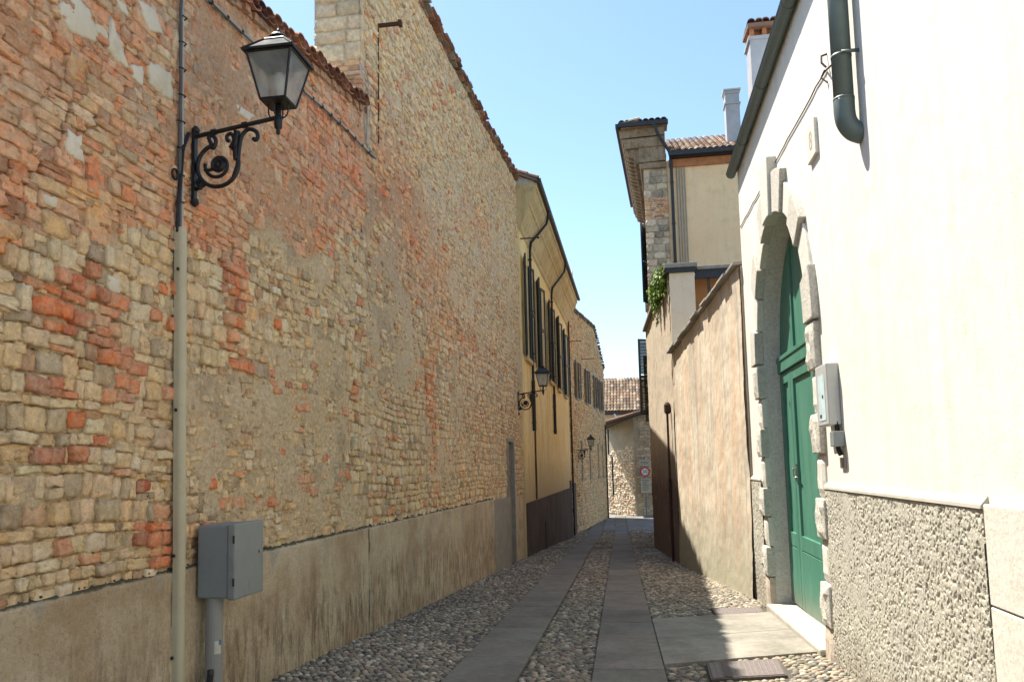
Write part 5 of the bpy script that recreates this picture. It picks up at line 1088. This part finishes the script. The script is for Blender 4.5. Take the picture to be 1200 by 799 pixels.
lamp = lantern('large wrought iron lantern nearest the viewer, on scrolled bracket above the beige cable cover', (Xl(5.88)+.03, 5.88, 4.37))
copy_tree(lamp, (Xl(22.5)+.03, 22.6, 3.68), 'wrought iron lantern bracketed beside the yellow house, in the middle of the street')
copy_tree(lamp, (-3.02, 43.0, 2.42), 'farthest and smallest wrought iron lantern, on the distant stone house')

def near_bits():
    def W(y, z, d): return tuple(FL.pt(y, z, d))
    y = 5.68
    # beige cable cover
    mb = MB(); n = 10; P = []
    for k in range(n+1): a = math.pi*k/n; P.append((y+.041*math.cos(a), .035+.04*math.sin(a)))
    P = [(y+.041, .0)]+P+[(y-.041, .0)]; m = len(P); zb, zt = gz(y)-.05, 3.54
    mb.add([W(a, zb, .055+d) for a, d in P]+[W(a, .95, .055+d) for a, d in P]+[W(a, zt, .025+d) for a, d in P], [(r_*m+i, r_*m+(i+1) % m, (r_+1)*m+(i+1) % m, (r_+1)*m+i) for r_ in range(2) for i in range(m)]+[tuple(range(2*m, 3*m))])
    t = thing('cable_cover', W(y, gz(y), .05), 'tall beige half round cable cover running up the rubble wall', 'pipe cover'); t2 = mb
    o = t2.build('cover', M['cover'], t); mb = MB()
    for z in (3.2, 2.1, 1.0, .25): mb.lathe(W(y-.055, z, .07), [(.008, -.012), (.012, 0), (.008, .012)], 8)
    mb.build('screw', M['iron'], t)
    # cables above it
    t = thing('riser_cables', W(y, 3.5, .03), 'grey and black cables clipped up the wall behind the first lantern', 'cable'); rr = np.random.default_rng(31)
    mb = MB(); zs = np.arange(3.5, 6.1, .12); mb.tube([W(y-.005+rr.normal(0, .003)-.010*(z-3.5), z, .045) for z in zs], .013, 8); mb.build('dark_cable', M['cable'], t)
    mb = MB(); mb.tube([W(y+.025+.010*math.sin(z*2.0)-.012*(z-3.5), z, .045) for z in zs], .009, 8); mb.build('pale_cable', M['palecable'], t)
    mb = MB(); mb.tube([W(y-.03, 3.5, .05), W(y-.03, 3.72, .05), W(y-.015, 3.85, .05), W(y+.02, 4.2, .05), W(y+.10, 4.36, .05)], .016, 8); mb.build('black_conduit', M['iron'], t)
    for z in np.arange(3.75, 6, .22):
        mb = MB(); mb.tube([W(y-.035, z, .035), W(y-.02, z, .062), W(y+.03, z+.006, .062), W(y+.045, z, .03)], .006, 5)
        mb.build('clip', M['iron'], t)
    mb = MB(); mb.tube([W(y-.08+.04*math.cos(a), 3.95+.04*math.sin(a), .05) for a in np.linspace(0, 2*math.pi, 16)[:-1]], .010, 6, closed=True); mb.build('hook', M['iron'], t)
    # sagging cable along the wall
    t = thing('wall_cable', W(7.5, 5.8, .04), 'pale twisted cable with dark ties running under the tiles to the tall wall', 'cable')
    pts = []
    for k in range(60): yy = 2.5+(10.35-2.5)*k/59; pts.append(W(yy, 5.42+(5.95-5.42)*((yy-2.5)/7.85)+.012*math.sin(yy*2.3), .05))
    mb = MB(); mb.tube(pts, .010, 6); mb.build('cable', M['palecable'], t); mb = MB(); mb.tube([(p[0]+.004, p[1], p[2]-.018+.004*math.sin(i)) for i, p in enumerate(pts)], .009, 6); mb.build('second_cable', M['cable'], t)
    mb = MB()
    for k in range(1, 59, 2): p = np.array(pts[k]); dv = np.array(pts[k+1])-p; mb.tube([p-dv*.08-np.array([0, 0, .008]), p+dv*.08-np.array([0, 0, .008])], .021, 8)
    mb.build('tie', M['iron'], t)
    mb = MB(); mb.tube([W(9.75, 7.0, .05), W(9.8, 6.75, .1), W(9.9, 6.7, .12), W(10.02, 6.62, .06), W(10.02, 6.0, .05), W(10.35, 5.95, .05)], .012, 6); mb.tube([W(9.6, 6.95, .1), W(9.7, 6.85, .14), W(9.95, 6.84, .1), W(10.06, 6.75, .05), W(10.06, 5.95, .05)], .010, 6); mb.build('loop', M['palecable'], t)
    # utility box on post
    yb0, yb1 = 5.94, 6.39; t = thing('utility_box', W(6.15, gz(6.15), .2), 'grey electrical cabinet on a round post against the plinth', 'utility box')
    x0 = Xl(6.15)+.07; x1 = x0+.31; z0, z1 = .63, 1.20
    mb = MB(); mb.box(x0, x1-.05, yb0, yb1, z0, z1); mb.build('cabinet', M['box'], t, bevel=.015)
    mb = MB(); mb.box(x1-.045, x1+.02, yb0-.02, yb1+.02, z0-.01, z1+.012); d = mb.build('door', M['box'], t, bevel=.012)
    for zz in (z0+.10, z1-.14): mb = MB(); mb.tube([(x1+.012, yb0-.026, zz), (x1+.012, yb0-.026, zz+.06)], .008, 8); mb.build('hinge', M['iron'], d)
    mb = MB(); mb.tube([(x1+.018, yb1-.06, z0+.33), (x1+.032, yb1-.06, z0+.33)], .014, 10); mb.build('lock', M['brass'], d)
    mb = MB(); mb.box(x1+.0205, x1+.022, yb1-.24, yb1-.06, z0+.05, z0+.11); mb.build('embossed_plate', M['box'], d)
    mb = MB(); mb.tube([(x0+.105, yb0+.085, -.35), (x0+.105, yb0+.085, z0)], .068, 20); p = mb.build('post', M['boxpost'], t, smooth=False)
    def onpost(a0, a1, za, zc, mat, nm):
        mb = MB(); n = 6; vs = []
        for z in (za, zc):
            for k in range(n+1): a = R(a0+(a1-a0)*k/n); vs.append((x0+.105+.0695*math.cos(a), yb0+.085+.0695*math.sin(a), z))
        mb.add(vs, [(k, k+1, n+2+k, n+1+k) for k in range(n)]); mb.build(nm, mat, p)
    onpost(-60, -15, .20, .30, M['sticker'], 'sticker'); onpost(-32, -12, .265, .305, M['blue'], 'sticker_mark')
    mb = MB(); mb.tube([(x0+.10, yb0-.03, -.35), (x0+.13, yb0-.01, .06), (x0+.125, yb0+.0, .09)], .024, 10); mb.build('cable_stub', M['black'], t)
    # iron rods sticking out of walls
    def rod(y, z, ln, lab, X=None, wire=None, rad=.016):
        x = Xl(y)-.1 if X is None else X-.1
        t = thing('iron_rod', (x, y, z), lab, 'iron rod', 'iron rods sticking out of the left facades'); mb = MB(); mb.box(x, x+.1+ln, y-rad, y+rad, z-rad, z+rad); mb.box(x+.08+ln, x+.1+ln+.03, y-rad*1.8, y+rad*1.8, z-rad*1.8, z+rad*1.8); mb.build('bar', M['rust'], t)
        if wire: mb = MB(); mb.tube([(x+.14, y, z), (x+.13, y, z-wire)], .009, 6); mb.build('wire', M['rust'], t)
    rod(10.55, 7.98, .36, 'rusty iron bar with hanging wire, high on the tall rubble wall beside its corner', wire=1.75, rad=.022)
    rod(23.6, 8.55, .55, 'thin iron rod beneath the yellow house cornice, beside the tall wall end', X=-3.2)
    rod(41.3, 8.1, .6, 'iron rod at the junction of yellow house and stone house', X=-3.15)
    rod(45.5, 7.7, .7, 'iron rod above the first upper window of the stone house', X=-2.8)
    rod(55.8, 7.6, .9, 'farthest iron rod against the sky at the stone house end', X=-2.0)
near_bits()

# ------------------------------------------------------------------ small things on the right
def right_bits():
    t = thing('number_plaque', (XR, 8.3, 4.8), 'pale stone plaque with a faded 8, on the white wall above the portal', 'plaque')
    mb = MB(); y0, y1 = 7.92, 8.28; z0, z1 = 4.60, 4.96; mb.box(XR-.035, XR+.01, y0, y1, z0, z1); p = mb.build('slab', M['smooth'], t, bevel=.006)
    text('8', .27, (XR-.0365, 8.10, 4.78), (R(90), 0, R(-90)), M['paleletter'], 'numeral', p, .001)
    t = thing('intercom_box', (XR, 8.6, 2.2), 'pale grey projecting box beside the portal with bluish label', 'intercom')
    mb = MB(); mb.box(XR-.115, XR+.0, 7.70, 8.14, 1.92, 2.50); bx = mb.build('housing', M['white'] if 0 else simple('pale_grey_housing', (.50, .51, .49), .45, .2, .06), t, bevel=.012)
    mb = MB(); mb.box(XR-.119, XR-.1155, 7.78, 8.04, 1.97, 2.40); lb = mb.build('label', simple('bluish_label', (.52, .66, .68), .4), bx, bevel=.02)
    for (a, c, d, e) in ((7.84, 7.88, 2.18, 2.21), (7.94, 8.0, 2.0, 2.03)): mb = MB(); mb.box(XR-.122, XR-.1193, a, c, d, e); mb.build('button', M['black'], bx)
    t = thing('key_switch', (XR, 8.2, 1.8), 'small dark switch and tube hanging below the intercom box', 'switch')
    mb = MB(); mb.box(XR-.10, XR, 7.62, 7.76, 1.72, 1.86); mb.build('housing', M['box'], t, bevel=.006); mb = MB(); mb.tube([(XR-.04, 7.72, 1.95), (XR-.04, 7.72, 1.70), (XR-.02, 7.72, 1.64)], .022, 8); mb.build('tube', M['iron'], t)
    mb = MB(); mb.box(XR-.02, XR+.0, 7.62, 7.78, 1.52, 1.62); mb.build('plate', M['brass'], t, bevel=.004)
    # old wire and anchor
    t = thing('facade_wire', (XR, 7.8, 5.3), 'thin dark wire slanting across the white wall to an iron anchor by the downpipe', 'wire'); rr = np.random.default_rng(40)
    mb = MB(); P = []
    for k in range(30): y = 13.4+(7.45-13.4)*k/29; P.append((XR-.012, y, 5.50+(5.20-5.50)*k/29+rr.normal(0, .008))); 
    mb.tube(P, .007, 5); mb.build('wire', M['rust'], t)
    mb = MB(); mb.tube([(XR+.02, 7.42, 5.34), (XR-.05, 7.42, 5.32), (XR-.06, 7.39, 5.24), (XR-.03, 7.36, 5.18)], .010, 6); mb.tube([(XR-.01, 7.45, 5.19), (XR-.05, 7.3, 5.12), (XR-.03, 7.12, 5.09), (XR-.01, 7.0, 5.2)], .009, 6); mb.tube([(XR-.01, 7.5, 5.22), (XR-.05, 7.48, 5.14), (XR-.01, 7.42, 5.06)], .008, 6); mb.build('anchor', M['rust'], t)
    for (pts, lab, mat, g_) in (([(.62, 8.22), (1.36, 8.50), (1.30, 7.72), (.60, 7.50)], 'larger reddish iron drain cover among the nearest cobbles', M['cover_red'], 1), ([(1.04, 12.30), (1.76, 12.36), (1.74, 11.86), (1.04, 11.52)], 'smaller reddish iron cover at the far edge of the portal landing', M['cover_red'], 2)):
        c = np.mean(np.array(pts), 0); t = thing('drain_cover', (c[0], c[1], gz(c[1])), lab, 'drain cover', 'iron covers before the portal')
        pa = [np.array(p) for p in pts]
        mb = MB(); mb.hexa([(*p, gz(p[1])-.06) for p in pa]+[(*p, gz(p[1])-.002) for p in pa]); mb.build('frame', M['cover_dark'], t, bevel=.004)
        mb = MB(); q = [c+(p-c)*.93 for p in pa]; mb.hexa([(*p, gz(p[1])-.05) for p in q]+[(*p, gz(p[1])+.004) for p in q])
        for i in range(1, 14):
            for j in range(1, 12):
                a, b_ = i/14, j/12; pt = (q[0]*(1-a)+q[1]*a)*(1-b_)+(q[3]*(1-a)+q[2]*a)*b_; z = gz(pt[1])+.004; mb.add([(pt[0]-.012, pt[1], z), (pt[0], pt[1]-.012, z), (pt[0]+.012, pt[1], z), (pt[0], pt[1]+.012, z), (pt[0], pt[1], z+.005)], [(0, 1, 4), (1, 2, 4), (2, 3, 4), (3, 0, 4)])
        lid = mb.build('lid', mat, t, bevel=0)
        if g_ == 1:
            mb = MB(); a = q[0]*.78+q[1]*.22; b_ = q[3]*.78+q[2]*.22; w_ = np.array([.035, 0]); mb.hexa([(*p, gz(p[1])-.01) for p in (a-w_, a+w_, b_+w_, b_-w_)]+[(*p, gz(p[1])+.011) for p in (a-w_, a+w_, b_+w_, b_-w_)]); mb.build('slot_bar', M['cover_dark'], lid)
    c = (.62, 24.5); t = thing('drain_cover', (*c, gz(c[1])), 'bluish grey grate sunk in the shaded far cobbles beside the terrace wall', 'drain cover'); mb = MB()
    for k in range(6): mb.box(.30+k*.07, .34+k*.07, 24.2, 24.7, gz(24.5)-.05, gz(24.5)+.012)
    mb.box(.27, .75, 24.15, 24.2, gz(24.5)-.05, gz(24.5)+.014); mb.box(.27, .75, 24.7, 24.75, gz(24.5)-.05, gz(24.5)+.014); mb.build('grate', M['boxpost'], t)
right_bits()
